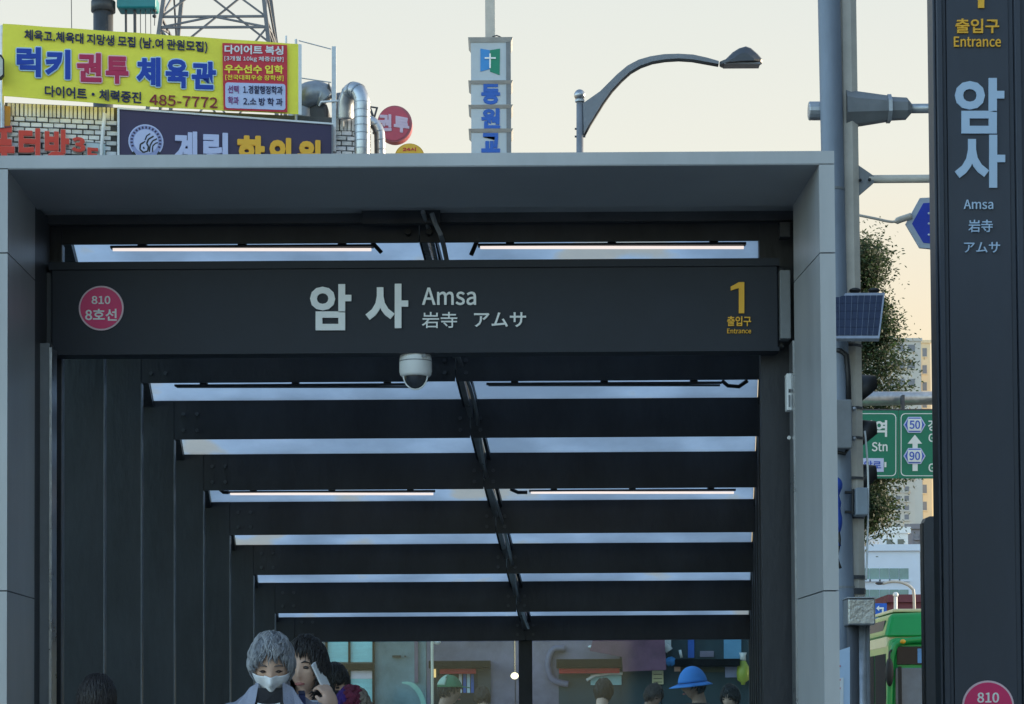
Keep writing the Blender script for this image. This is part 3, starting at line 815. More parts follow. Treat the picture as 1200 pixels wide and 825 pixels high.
stroke([(155.5, 178), (160, 185), (166, 190)], 3.2); stroke([(187, 178), (182.5, 186), (176, 190)], 3.2)
b.build('emblem_bird', M['black'], em)
for i in range(26):
    a = R(200 + i * 360 / 26)
    if math.sin(a) < -.55: continue
    q_ = c + (fdir * math.cos(a) + Vector((0, 0, 1)) * math.sin(a)) * r * .815
    b = MB(); b.cbox(q_ + fn_ * .012, (.022, .004, .03), Matrix.Rotation(math.atan2(fdir.y, fdir.x), 3, 'Z') @ Matrix.Rotation(-(a - math.pi/2), 3, 'Y')); b.build('ring_mark', m_purple, em)
def LQ(s, x0, y0, x1, y1, dl, m_, bold): return lettering(s, rect(x0, y0, x1, y1, dl), pp_, bb, m_, bold, t=.03, proud=.002)
LQ('계', 203.5, 154, 231, 196, 1, m_lil, .045); LQ('림', 238, 155.5, 267, 198, 1, m_lil, .045)
LQ('한', 278, 159, 310, 199, 1, M['yellow'], .055); LQ('의', 314, 161.5, 341, 201, 1, M['yellow'], .055); LQ('원', 348, 164, 376, 203, 1, M['yellow'], .055)

# red channel letters
rl = thing('channel_lettering', 'red raised channel letters with pale edges mounted on the white brick wall', 'lettering', tuple(fp(50, 200, .1)))
m_rc = mat('red_channel', srgb(214, 62, 40), .45, var=.05, bump=.03); m_pe = mat('pale_channel_edge', srgb(226, 190, 180), .5, var=.05, bump=.02)
rp_ = lambda x, y: fp(x, y, .1)
for ch, x0, y0, x1, y1, bd in (('퓨', -20, 147, 17, 194, .044), ('터', 22, 150, 47, 187, .048), ('방', 52.5, 151.5, 81, 196, .040), ('3', 84, 160.5, 100, 178, .05), ('F', 102.5, 173, 115, 190, .05)):
    l1 = lettering(ch, rect(x0, y0, x1, y1, 1), rp_, rl, m_pe, bd + .014, t=.06, proud=-.05, grow=bd, name='letter_body')
    lettering(ch, rect(x0, y0, x1, y1, 1), rp_, l1, m_rc, bd, t=.01, proud=.012, grow=bd, name='letter_face')
t = thing('back_plate', 'small pale blue plate behind the red letter F on the brick wall', 'plate', tuple(fp(112, 200, .04)))
b = MB(); b.slab([fp(101, 166.5, .045), fp(123.5, 168.5, .045), fp(123.5, 205, .045), fp(101, 205, .045)], -fn_ * .02); b.build('plate', mat('pale_blue_plate', srgb(190, 208, 214), .5, var=.05), t)
b = MB(); b.slab([fp(100.5, 165.7, .05), fp(124, 167.7, .05), fp(124, 168.6, .05), fp(100.5, 166.6, .05)], -fn_ * .02); b.build('top_edge', M['midgrey'], t)
# ochre board at the left edge
t = thing('wall_board', 'ochre yellow board at the left picture edge below the banner', 'board', tuple(fp(0, 150, .1)))
b = MB(); b.slab([fp(-30, 122, .12), fp(12, 124.5, .12), fp(12, 147, .12), fp(-30, 150, .12)], -fn_ * .1); b.build('board', mat('ochre_board', srgb(190, 132, 28), .5, var=.08), t)
b = MB(); b.slab([fp(-30, 151, .13), fp(12.5, 147.6, .13), fp(12.5, 149, .13), fp(-30, 153, .13)], -fn_ * .1); b.build('lower_trim', M['darkgrey'], t)
t = thing('side_sign', 'dark framed pale hanging sign cropped by the left picture edge beside the banner', 'sign', tuple(fp(-5, 90, .5)))
b = MB(); b.slab([fp(-20, 62, .5), fp(1.5, 64, .5), fp(4.8, 69, .5), fp(4.8, 88, .5), fp(1.5, 92, .5), fp(-20, 92, .5)], -fn_ * .08); b.build('frame', M['black'], t)
b = MB(); b.slab([fp(-20, 65, .51), fp(.8, 66.5, .51), fp(3.2, 70, .51), fp(3.2, 87, .51), fp(.8, 89.5, .51), fp(-20, 89.5, .51)], -fn_ * .02); b.build('face', mat('cream_face', (.6, .58, .52), .5), t)

# ducts on the roof edge
def bendpath(pts, n=8):                       # smooth path through control points
    out = []
    P_ = [Vector(p) for p in pts]
    for i in range(len(P_) - 1):
        p0 = P_[max(0, i-1)]; p1 = P_[i]; p2 = P_[i+1]; p3 = P_[min(len(P_)-1, i+2)]
        for j in range(n):
            u = j / n
            out.append(.5 * ((2*p1) + (p2 - p0)*u + (2*p0 - 5*p1 + 4*p2 - p3)*u*u + (3*p1 - p0 - 3*p2 + p3)*u*u*u))
    out.append(P_[-1]); return out
m_duct = mat('duct_sheet', (.46, .48, .50), .32, .75, .18, 5, .12)
m_duct2 = mat('duct_sheet_dull', (.30, .33, .36), .42, .6, .3, 4, .15)
t = thing('exhaust_duct', 'banded silver exhaust duct with a bend beside the billboard', 'duct', tuple(fp(423, 200, .3)))
path = bendpath([fp(405, 140, .15), fp(405.5, 120, .2), fp(411, 107, .3), fp(419, 106.5, .45), fp(424, 117, .5), fp(424.5, 130, .5)], 6) + [fp(424.5, 160, .5), fp(424.5, 300, .5)]
b = MB(); b.tube(path, .105, 20); b.build('pipe', m_duct, t, True)
for i, y in enumerate(range(120, 200, 9)):
    b = MB(); b.tube([fp(424.5, y, .5), fp(424.5, y + 1.1, .5)], .110, 20); b.build('band', m_duct2, t)
for i in (10, 14, 18):
    b = MB(); b.tube([path[i], path[i+1]], .110, 20); b.build('band', m_duct2, t)
t = thing('ventilation_cowl', 'dark bulky ventilation cowl and fan housing behind the banner posts', 'ventilator', tuple(fp(370, 150, -.3)))
b = MB(); b.tube(bendpath([fp(352, 142, -.2), fp(353, 122, -.2), fp(360, 112, -.1), fp(374, 110, -.1), fp(383, 118, -.1)], 5), .17, 18); b.build('hood', m_duct2, t, True)
b = MB(); b.bbox(tuple(fp(356, 146, -.1)), tuple(fp(384, 122, -.1) + Vector((0, .5, 0))), .04); b.build('fan_housing', M['darkgrey'], t)
b = MB(); b.slab([fp(382, 110, .05), fp(385.5, 96, .05), fp(389, 110, .05)], -fn_ * .1); b.build('cap', M['darkgrey'], t)
b = MB(); b.tube([fp(405, 180, -.15), fp(402, 112, -.15)], .16, 16); b.build('rear_pipe', m_duct2, t, True)
t = thing('flexible_duct', 'curved pale blue-grey duct dropping behind the silver one', 'duct', tuple(fp(440, 200, -.2)))
b = MB(); b.tube(bendpath([fp(428, 142, -.3), fp(436, 143, -.3), fp(443, 152, -.3), fp(445, 170, -.3), fp(445, 260, -.3)], 5), .075, 16); b.build('pipe', m_duct, t, True)
for x, y in ((438.5, 146), (443, 154), (445, 164), (445.3, 175)):
    b = MB(); b.tube([fp(x, y, -.3), fp(x + .3, y + 1.2, -.3)], .082, 14); b.build('band', m_duct2, t)
b = MB(); b.tube([fp(430, 124, -.35), fp(436, 125.5, -.35), fp(443, 126.5, -.35)], .012, 6); b.tube([fp(431, 120, -.35), fp(437, 136, -.35)], .02, 6); b.tube([fp(442, 126, -.35), fp(438, 140, -.35)], .015, 6); b.build('support_bracket', M['darkgrey'], t)['kind'] = 'stuff'

# round boxing sign and yellow oval sign
m_rose = mat('rose_sign', srgb(196, 78, 96), .5, var=.06, scale=3)
def fp2(Y): return lambda x, y: P(x, y, Y)
Yr = 31.5; q2 = fp2(Yr)
c = q2(462.5, 145); r = (q2(483, 145) - c).length
t = thing('round_sign', 'round rose red boxing sign with pale Korean letters projecting right of the ducts', 'sign', tuple(q2(462, 170)))
b = MB(); b.disc(c, (0, -1, 0), (0, 0, 1), r, r * 1.05, -.18, 40); b.build('sign_drum', mat('rose_edge', srgb(170, 90, 100), .5), t)
b = MB(); b.disc(c + Vector((-.015, -.004, 0)), (0, -1, 0), (0, 0, 1), r * .9, r * .97, .006, 40); b.build('sign_face', m_rose, t)
m_lilw = mat('dusty_lilac_letter', srgb(214, 190, 208), .5, var=.04, bump=0)
lettering('권', [(443.5, 133.5), (459, 134.5), (459, 154), (443.5, 154.5)], q2, t, m_lilw, .055, t=.01, proud=.012)
lettering('투', [(461.5, 135.5), (480, 139), (479.5, 156.5), (461.5, 155)], q2, t, m_lilw, .055, t=.01, proud=.012)
b = MB(); b.tube([c + Vector((-r, .1, 0)), c + Vector((-r - .25, .15, -.02))], .02, 6); b.build('arm', M['darkgrey'], t)
c = q2(480, 184)
rx = (q2(497.5, 184) - c).length
t = thing('oval_sign', 'yellow oval sign just peeking over the portal edge right of the ducts', 'sign', tuple(c))
b = MB(); b.disc(c, (0, -1, 0), (0, 0, 1), rx, rx * .92, -.15, 40); b.build('sign_drum', mat('yellow_drum', srgb(214, 168, 50), .5), t)
b = MB(); b.disc(c + Vector((0, -.004, 0)), (0, -1, 0), (0, 0, 1), rx * .93, rx * .86, .006, 40); b.build('sign_face', mat('yellow_face', srgb(240, 190, 56), .5), t)
lettering('24시', [(472, 173), (487.5, 173), (487.5, 177.5), (472, 177.5)], q2, t, m_redpan, .03, t=.006, proud=.012)
b = MB(); b.box(tuple(c + Vector((-.03, .02, -9))), tuple(c + Vector((.03, .08, -rx * .9)))); b.build('support_post', M['galv'], t)

# ================================================================== CHURCH SIGN TOWER
Yc = 36.0; q3 = fp2(Yc)
t = thing('church_sign_tower', 'slim square sign tower with blue Korean letters and a flag-like blue and green emblem', 'sign tower', (q3(575, 850).x, Yc, 0))
m_tw = mat('tower_panel', (.50, .55, .58), .45, var=.07, scale=2)
x0, x1, x2 = q3(552, 100).x, q3(593, 100).x, q3(599, 100).x
dp = .6
ys = [48, 96.5, 125, 153, 182, 211, 240]
for i in range(len(ys) - 1):
    za, zb_ = q3(570, ys[i]).z, q3(570, ys[i+1]).z
    b = MB(); b.box((x0, Yc, zb_ + .012), (x2 - .005, Yc + dp, za - .012)); sec = b.build('section', m_tw, t)
    b = MB(); b.box((x1 + .004, Yc - .010, zb_ + .012), (x2 - .004, Yc + dp + .004, za - .012)); b.build('side_strip', M['midgrey'], sec)
for i, yy in enumerate([46] + ys[1:]):
    zz = q3(570, yy).z
    b = MB(); hh = .03 if i else .05
    b.add([(x0 - .045, Yc - .05, zz + .02), (x2 + .03, Yc - .05, zz + .02), (x2 + .03, Yc + dp + .05, zz + .02), (x0 - .045, Yc + dp + .05, zz + .02), (x0 - .005, Yc - .015, zz - hh), (x2, Yc - .015, zz - hh), (x2, Yc + dp + .01, zz - hh), (x0 - .005, Yc + dp + .01, zz - hh)],
          [(0,1,2,3),(7,6,5,4),(0,4,5,1),(1,5,6,2),(2,6,7,3),(3,7,4,0)])
    b.build('flange', mat('flange_grey', (.42, .43, .43), .5), t)
b = MB(); b.box((x0 + .1, Yc + .1, 0), (x2 - .1, Yc + .5, q3(570, 242).z)); b.build('shaft', M['galv'], t)
b = MB(); xm0, xm1 = q3(568.5, 30).x, q3(580, 30).x; b.box((xm0, Yc + .2, q3(570, 46).z), (xm1, Yc + .36, q3(570, -60).z)); b.build('mast', M['pole'], t)
b = MB(); b.tube([q3(577, 43), q3(582, 41.5), q3(586, 43), q3(590, 46)], .012, 5); b.build('cable', M['darkgrey'], t)
m_cb = mat('church_blue', srgb(40, 96, 186), .5, var=.05); m_cg = mat('church_green', srgb(24, 136, 104), .5, var=.05); m_cc = mat('church_cyan', srgb(60, 140, 206), .5, var=.06)
def poly(pts, Y, m_, par, nm, t_=.006, d=.0): b = MB(); b.slab([P(x, y, Y) + Vector((0, -d - t_, 0)) for x, y in pts], (0, t_, 0)); return b.build(nm, m_, par)
lg = poly([(563, 57), (574, 59), (574, 81), (563, 84)], Yc, m_cc, t, 'logo_blue', d=.002)
poly([(574.3, 59), (586, 57), (585.5, 88), (574.3, 84)], Yc, m_cg, t, 'logo_green', d=.002)
poly([(573.4, 63), (575.2, 63), (575.2, 80), (573.4, 80)], Yc, M['offwhite'], t, 'logo_cross', d=.010)
poly([(568, 67.5), (581, 67.5), (581, 69.3), (568, 69.3)], Yc, M['offwhite'], t, 'logo_cross', d=.018)
for ch, ya, yb in (('동', 98, 122.5), ('원', 127, 151), ('교', 156, 179)):
    lettering(ch, rect(564, ya, 586, yb), q3, t, m_cb, .05, t=.01, proud=.002)

# ================================================================== STREET LAMP BEHIND THE PORTAL
Yl = 30.0; q4 = fp2(Yl); m_lampgrey = mat('lamp_grey_paint', (.22, .23, .25), .45, var=.15, scale=4)
t = thing('street_lamp', 'curved arm street lamp with ball finial rising above the portal', 'street lamp', (q4(680, 850).x, Yl, 0))
b = MB(); b.tube([Vector((q4(680, 400).x, Yl, 0)), q4(680, 400), q4(679.5, 117)], [.075, .058, .048], 14); b.build('pole', m_lampgrey, t, True)
b = MB(); b.ell(q4(679.3, 111.5), (.078, .078, .078)); b.build('ball_finial', M['steel'], t, True)
b = MB(); b.tube([q4(679.4, 117), q4(679.4, 119.5)], .066, 12); b.build('collar', M['galv'], t)
up = [(683, 122), (693, 115), (703, 108), (713, 98), (723, 88), (735, 78), (748, 71), (762, 67), (778, 64.5), (795, 64), (812, 65), (828, 68.5), (842, 72.5)]
lo = [(842, 76), (826, 73.5), (811, 70.5), (795, 69.5), (779, 70.5), (764, 73), (750, 78), (738, 85), (727, 95), (716, 107), (706, 121), (698, 134), (690, 147), (684, 158)]
for d, nm, m_ in ((0, 'curved_arm', m_lampgrey),):
    b = MB(); pts = up + lo
    # quad strip solid
    n = 13
    ups = up; los = list(reversed(lo))[:14]
    los = [los[int(i * 13 / 12)] for i in range(13)]
    for i in range(12):
        fr = [q4(*ups[i]), q4(*ups[i+1]), q4(*los[i+1]), q4(*los[i])]
        b.slab([p + Vector((0, -.045, 0)) for p in fr], (0, .09, 0))
    b.build(nm, m_, t)
    b = MB(); b.tube([q4(*p) for p in los], .03, 8); b.build('arm_rib', M['darkgrey'], t, True)
hd = [(843, 73), (850, 70), (858, 62), (866, 57), (874, 54.8), (880, 57), (888, 64), (894, 71), (893, 74.5), (868, 75.5), (846, 78), (843, 77)]
b = MB(); cc = q4(868, 68)
for i in range(6):                      # rounded head: nested outlines
    u = (i / 5) * 2 - 1; k_ = math.sqrt(max(0.05, 1 - u*u*.9))
    b.v += [Vector((cc.x + (q4(*p).x - cc.x) * (.35 + .65*k_), Yl + u * .16, q4(868, 75).z + (q4(*p).z - q4(868, 75).z) * (.2 + .8*k_))) for p in hd]
n = len(hd)
for i in range(5):
    for j in range(n): b.f.append((i*n + j, i*n + (j+1) % n, (i+1)*n + (j+1) % n, (i+1)*n + j))
b.f.append(tuple(range(n))); b.f.append(tuple(range(5*n, 6*n))[::-1])
b.build('lamp_head', mat('lamp_head_dark', (.07, .075, .085), .45), t, False)
b = MB(); b.box((q4(848, 77).x, Yl - .11, q4(868, 77.6).z), (q4(890, 77).x, Yl + .11, q4(868, 75.7).z)); b.build('lens', m_lampgrey, t)
for y in (151, 160): b = MB(); b.tube([q4(673.5, y), q4(686, y)], .014, 6); b.build('strap_bolt', M['darkgrey'], t)

# ================================================================== TEAL PLATFORM AND LATTICE TOWER
Yt = 60.0; q5 = fp2(Yt)
t = thing('teal_platform', 'round teal machine platform on a thick dark post, cropped by the top edge', 'platform', (q5(120, 850).x, Yt, 0))
m_teal = mat('teal_enamel', srgb(36, 132, 136), .35, var=.12, scale=1.5)
c = q5(135, -14)
lathe([(.001, .9), (.7, .85), (1.05, .55), (1.18, .2), (1.15, -.05), (.9, -.42), (.5, -.5), (.001, -.5)], c + Vector((-.05, 0, .42))).build('drum', m_teal, t, True)
lathe([(1.16, .05), (1.24, .02), (1.24, -.03), (1.15, -.06)], c + Vector((-.05, 0, .42))).build('drum_rim', M['darkgrey'], t)
b = MB(); b.tube([Vector((q5(121, 300).x, Yt, 0)), q5(121, 12)], .27, 16); b.tube([q5(121, 14), q5(121, 2)], [.33, .33], 16); b.build('post', M['darkgrey'], t, True)
b = MB(); b.bbox(tuple(q5(138, 12) + Vector((0, -.2, 0))), tuple(q5(184, -3) + Vector((0, .4, 0))), .05); b.build('machine_body', m_teal, t)
for x, ya, yb, r in ((84, -10, 36, .012), (148, 8, 80, .035), (158.5, 8, 82, .045), (165, 8, 80, .012), (171, 8, 80, .012), (177, 8, 80, .01)):
    b = MB(); b.tube([q5(x, yb), q5(x - .5, ya)], r, 6); b.build('hanging_rod', M['darkgrey'], t)
b = MB(); b.tube([q5(182, 6), q5(181, 30)], .012, 5); b.ell(q5(181.3, 12), (.05, .05, .06)); b.ell(q5(181, 19), (.06, .06, .05)); b.build('hook_chain', M['darkgrey'], t)

m_lat = mat('weathered_lattice', (.18, .18, .19), .7, .0, .2, 2, .1, spec=.2)
Yw = 95.0
t = thing('lattice_tower', 'grey steel lattice tower rising behind the yellow banner', 'tower', (P(252, 850, Yw).x, Yw, 0))
cxw = P(252.5, 30, Yw).x
def leg(z, sx, sy):                      # half width as a function of height
    hw = 2.35 - (z - P(252, 48, Yw).z) * .118
    if z > P(252, 48, Yw).z + 14: hw = max(.35, hw)
    return Vector((cxw + sx * hw, Yw + 1.6 + sy * hw, z))
zA = P(252, 48, Yw).z; zB, zC, zD = P(252, 38, Yw).z, P(252, 25, Yw).z, P(252, -60, Yw).z
zE = zA - 6; z00 = .0
for sx in (-1, 1):
    for sy in (-1, 1):
        b = MB(); b.tube([leg(0, sx, sy), leg(zA, sx, sy), leg(zD, sx, sy), leg(zD + 6, sx, sy)], .12, 4); b.build('tower_leg', m_lat, t)
lv = [0, zA - 14, zA - 7, zB, zC, zD, zD + 5]
for i, z in enumerate(lv[1:]):
    for (s1, s2) in (((-1,-1),(1,-1)), ((1,-1),(1,1)), ((1,1),(-1,1)), ((-1,1),(-1,-1))):
        b = MB(); b.tube([leg(z, *s1), leg(z, *s2)], .065, 4); b.build('cross_bar', m_lat, t)
for i in range(len(lv) - 1):
    z0_, z1_ = lv[i], lv[i+1]
    for (s1, s2) in (((-1,-1),(1,-1)), ((1,-1),(1,1)), ((1,1),(-1,1)), ((-1,1),(-1,-1))):
        n_ = 1 if z1_ - z0_ > 2 else 2
        a0, a1, b0, b1 = leg(z0_, *s1), leg(z0_, *s2), leg(z1_, *s1), leg(z1_, *s2)
        b = MB(); b.tube([a0, b0.lerp(b1, .5) if n_ == 2 else b1], .055, 4); b.build('brace', m_lat, t)
        b = MB(); b.tube([a1, b0.lerp(b1, .5) if n_ == 2 else b0], .055, 4); b.build('brace', m_lat, t)

# ================================================================== UTILITY POLE AND WHAT IT CARRIES
YP = 18.6; qp = fp2(YP)
t = thing('utility_pole', 'pale octagonal utility pole standing just right of the portal', 'pole', (P(996, 825, YP).x, YP, 0))
pa_, pb_ = P(991.5, 0, YP), P(1002.5, 825, YP)
d_ = (pa_ - pb_) / (pa_.z - pb_.z)
prt = lambda z: pb_ + d_ * (z - pb_.z)
b = MB(); o = []
for z, r in ((0, .108), (pb_.z, .100), (pa_.z, .090), (pa_.z + 3, .086)):
    c = prt(z)
    for k_ in range(8):
        a = 2*math.pi*(k_ + .36)/8; b.v.append(c + Vector((math.cos(a)*r, math.sin(a)*r, 0)))
for i in range(3):
    for k_ in range(8): b.f.append((i*8 + k_, i*8 + (k_+1) % 8, (i+1)*8 + (k_+1) % 8, (i+1)*8 + k_))
b.build('shaft', M['pole'], t)
for y, hh in ((405, .02), (478, .02), (513, .02), (560, .02), (606, .02), (675, .03), (690, .05)):
    z = P(995, y, YP).z; c = prt(z); b = MB()
    b.tube([c + Vector((-.02, 0, -hh)), c + Vector((-.02, 0, 0))], .118, 16); b.build('strap', M['darkgrey'], t)
for y in (478, 513):
    b = MB(); b.ell(P(1001, y + 1, YP - .19), (.02, .015, .02)); b.build('strap_buckle', M['steel'], t)
b = MB(); b.tube([P(977, 410, YP - .2), P(985, 411, YP - .22), P(992, 416, YP - .22), P(994, 440, YP - .2), P(995, 480, YP - .2)], .022, 6); b.build('cable', M['black'], t, True)
b = MB(); b.tube(bendpath([P(1013.5, 505, YP - .1), P(1016.5, 540, YP - .1), P(1017.5, 580, YP - .1), P(1016.5, 640, YP - .1), P(1015, 680, YP - .1)], 5), .009, 5); b.build('cable', M['white'], t, True)
t2 = thing('steel_pole', 'blue-grey round steel pole standing between the portal and the pale octagonal pole', 'pole', (P(984, 825, YP - .12).x, YP - .12, 0))
b = MB(); b.tube([Vector((P(989, 825, YP - .12).x, YP - .12, 0)), P(987, 690, YP - .12), P(971.5, 0, YP - .12), P(970.5, -60, YP - .12)], [.100, .098, .094, .092], 20); b.build('shaft', mat('blue_grey_steel', (.20, .235, .29), .5, .1, .15, 4, .15, stretch=(1, 1, .3)), t2, True)
for y in (224, 690):
    c = P(976 if y < 300 else 987, y, YP - .12); b = MB(); b.tube([c, c + Vector((0, 0, .02))], .103, 20); b.build('joint_ring', M['midgrey'], t2)
# lower steel sleeve, dark tubes
b = MB(); b.tube([Vector((P(1000, 800, YP - .3).x, YP - .3, 0)), P(1000, 730, YP - .3)], .055, 12); b.build('conduit_pipe', M['darkgrey'], t, True)
b = MB(); b.tube([Vector((P(1008.5, 800, YP - .3).x, YP - .3, 0)), P(1008.5, 730, YP - .3)], .045, 12); b.build('conduit_pipe', M['galv'], t, True)
b = MB(); b.tube([Vector((P(1015, 800, YP - .28).x, YP - .28, 0)), P(1015, 730, YP - .28)], .03, 12); b.build('conduit_pipe', M['midgrey'], t, True)

t = thing('junction_box', 'crumpled shiny sheet metal box strapped low on the utility pole', 'box', tuple(P(1007, 733, YP - .35)))
a, c_ = P(992, 733, YP - .4), P(1023.5, 702, YP - .4)
b = MB(); b.bbox((a.x, YP - .5, a.z), (c_.x, YP - .22, c_.z), .012); b.build('case', mat('crumpled_sheet', (.40, .41, .41), .3, .8, .25, 3, .45), t)
b = MB(); b.bbox((a.x - .006, YP - .51, c_.z + .001), (c_.x + .006, YP - .21, c_.z + .012), .003); b.build('lid_edge', M['galv'], t)
t = thing('control_cabinet', 'flat grey metal cabinet on the left side of the utility pole', 'cabinet', tuple(P(986, 520, YP - .3)))
a, c_ = P(974, 528, YP - .3), P(995, 471, YP - .3)
b = MB(); b.bbox((a.x, YP - .45, a.z), (c_.x, YP - .17, c_.z), .01); b.build('case', M['midgrey'], t)
b = MB(); b.tube([P(978, 529, YP - .35), P(990, 532, YP - .35), P(994, 525, YP - .35)], .015, 6); b.build('cable', M['black'], t, True)
t = thing('meter_box', 'small blue-grey meter box on the right flank of the utility pole', 'box', tuple(P(1007, 605, YP - .25)))
a, c_ = P(1001, 605, YP - .2), P(1015, 573, YP - .2)
b = MB(); b.bbox((a.x, YP - .32, a.z), (c_.x, YP - .1, c_.z), .01); b.build('case', mat('blue_grey_box', (.26, .30, .34), .45), t)
for yy in (577, 600):
    b = MB(); b.tube([P(990, yy, YP - .25), P(1001, yy, YP - .25)], .012, 6); b.build('strap', M['black'], t)
b = MB(); b.tube([P(999.5, 573, YP - .25), P(999.5, 603, YP - .25)], .012, 6); b.build('hinge', M['black'], t)
t = thing('rolled_tarp', 'bunch of blue cloth tied behind the pole beside the portal', 'cloth', tuple(P(983, 610, YP - .4)))
b = MB(); b.tube(bendpath([P(979, 560, YP - .4), P(981, 572, YP - .42), P(979, 588, YP - .4), P(981.5, 600, YP - .42), P(979, 625, YP - .4), P(979, 640, YP - .4)], 4), [.02 + .028 * abs(math.sin(i * .55)) for i in range(21)], 8); b.build('cloth', mat('blue_cloth', srgb(36, 72, 160), .8, var=.2), t, True)
b = MB(); b.tube(bendpath([P(979, 610, YP - .42), P(984, 632, YP - .42), P(981, 652, YP - .42), P(985, 666, YP - .42)], 4), .012, 6); b.build('cord', M['black'], t, True)
t = thing('notice_board', 'pale blue and white notice sheet below the boxes between portal and pole', 'notice', tuple(P(990, 850, YP - .5)))
b = MB(); b.slab([P(981, 763, YP - .5), P(996, 758, YP - .5), P(996, 868, YP - .5), P(981, 868, YP - .5)], (0, .02, 0)); b.build('sheet', mat('pale_blue_sheet', srgb(186, 208, 230), .4, var=.08, scale=2), t)
b = MB(); b.slab([P(981.3, 795, YP - .505), P(988.5, 794, YP - .505), P(988.5, 866, YP - .505), P(981.3, 866, YP - .505)], (0, .004, 0)); b.build('white_area', M['white'], t)
for y in (780, 796, 806): b = MB(); b.slab([P(982, y, YP - .51), P(985, y - .5, YP - .51), P(985, y + 1.5, YP - .51), P(982, y + 2, YP - .51)], (0, .004, 0)); b.build('print_mark', m_redpan, t)

# solar panel
YS = 18.2
t = thing('solar_panel', 'tilted blue solar panel bolted to the utility pole', 'solar panel', tuple(P(1003, 398, YS)))
tilt = Vector((0, .32, 0))
A_, B_, C_, D__ = P(974.5, 343.5, YS + .22), P(1037, 343, YS + .22), P(1030.5, 396.5, YS - .1), P(975, 396.5, YS - .1)
nrm = (B_ - A_).cross(D__ - A_).normalized()
if nrm.y > 0: nrm = -nrm
b = MB(); b.slab([A_, B_, C_, D__], -nrm * .035); b.build('frame', M['steel'], t)
bl = lambda u, v: (A_*(1-u) + B_*u)*(1-v) + (D__*(1-u) + C_*u)*v
m_cell = mat('solar_cell', srgb(34, 44, 68), .3, .1, .3, 8, .03, .5, stretch=(6, 1, .5))
for i in range(8):
    for j in range(5):
        u0, u1 = .03 + i*.94/8 + .003, .03 + (i+1)*.94/8 - .003; v0, v1 = .06 + j*.88/5 + .004, .06 + (j+1)*.88/5 - .004
        b = MB(); b.slab([bl(u0, v0) + nrm*.004, bl(u1, v0) + nrm*.004, bl(u1, v1) + nrm*.004, bl(u0, v1) + nrm*.004], -nrm * .006); b.build('cell', m_cell, t)
for x in (984, 1002, 1024):
    b = MB(); b.ell(P(x, 340.5, YS + .3), (.05, .05, .022)); b.build('clamp', M['black'], t, True)
b = MB(); b.tube([P(995, 398, YS + .1), P(996, 372, YS + .3)], .03, 8); b.build('mount_arm', M['darkgrey'], t)

# horizontal mast arm with tapered socket
t = thing('mast_arm', 'thick octagonal socket and pipe arm sticking out of the pole, upper of two', 'bracket arm', tuple(P(985, 130, YP)))
def xlathe(prof, Y, n, m_, nm, par, smooth=False):
    b = MB(); k0 = 0
    for px, yc, hr_ in prof:
        c = P(px, yc, Y); r = hr_ * Y / F
        for k_ in range(n):
            a = 2*math.pi*(k_ + .5)/n; b.v.append(c + Vector((0, math.cos(a)*r, math.sin(a)*r)))
    L_ = len(prof)
    for i in range(L_ - 1):
        for k_ in range(n): b.f.append((i*n + k_, i*n + (k_+1) % n, (i+1)*n + (k_+1) % n, (i+1)*n + k_))
    b.f.append(tuple(range(n))[::-1]); b.f.append(tuple(range((L_-1)*n, L_*n)))
    return b.build(nm, m_, par, smooth)
xlathe([(947.5, 130, 10), (948.5, 130, 11), (962, 130, 11), (985, 130, 9)], YP, 16, M['galv'], 'end_stub', t)
xlathe([(990, 128, 24), (1003, 128, 21), (1040, 127.5, 15.5)], YP, 8, M['midgrey'], 'tapered_socket', t)
xlathe([(1039, 127.5, 17), (1043.5, 127.5, 17)], YP, 8, M['galv'], 'collar', t)
xlathe([(1043.5, 127.5, 14), (1062, 127.5, 13), (1068, 127.3, 6)], YP, 8, M['midgrey'], 'socket_neck', t)
xlathe([(1060, 127.3, 5.6), (1150, 126.5, 5.6)], YP, 12, M['galv'], 'pipe', t, True)
t = thing('pipe_outrigger', 'thin horizontal pipe with triangular flange on the pole, lower of two arms', 'bracket arm', tuple(P(1005, 212, YP)))
b = MB(); b.slab([P(998, 190, YP - .03), P(1006, 193.5, YP - .03), P(1024, 206, YP - .03), P(1024, 214, YP - .03), P(1006, 229.5, YP - .03), P(998, 232, YP - .03)], (0, .05, 0)); b.build('flange_plate', M['midgrey'], t)
xlathe([(1018, 210, 4.8), (1150, 209, 4.8)], YP, 12, M['pole'], 'pipe', t, True)
for x, y in ((1008, 211), (1019, 210.5)): b = MB(); b.ell(P(x, y, YP - .06), (.014, .014, .014), nu=8, nv=6); b.build('flange_bolt', M['black'], t)

# blue hexagonal traffic sign
YB = 19.5
t = thing('blue_sign', 'blue hexagonal traffic sign with pale rim half hidden by the totem', 'sign', tuple(P(1095, 290, YB)))
hx = lambda s_: [(1098 + (x - 1098) * s_, 262 + (y - 262) * s_) for x, y in ((1061.5, 262), (1078, 232), (1118, 230), (1135, 262), (1118, 294), (1078, 290))]
b = MB(); b.slab([P(x, y, YB) for x, y in hx(1)], (0, .04, 0)); b.build('back_rim', mat('sign_rim_grey', srgb(176, 186, 200), .4), t)
b = MB(); b.slab([P(x, y, YB - .004) for x, y in hx(.80)], (0, .01, 0)); b.build('blue_face', mat('traffic_blue', srgb(30, 58, 176), .4), t)
b = MB(); b.tube(bendpath([P(1005, 252, YB), P(1025, 256, YB), P(1045, 260, YB), P(1056, 257, YB), P(1068, 253, YB)], 4), [.012]*10 + [.03]*7, 8); b.build('carrier_arm', M['pole'], t, True)
for y in (250, 262, 275): b = MB(); b.ell(P(1088.5, y, YB - .01), (.01, .01, .01), nu=8, nv=6); b.build('rivet', M['white'], t)

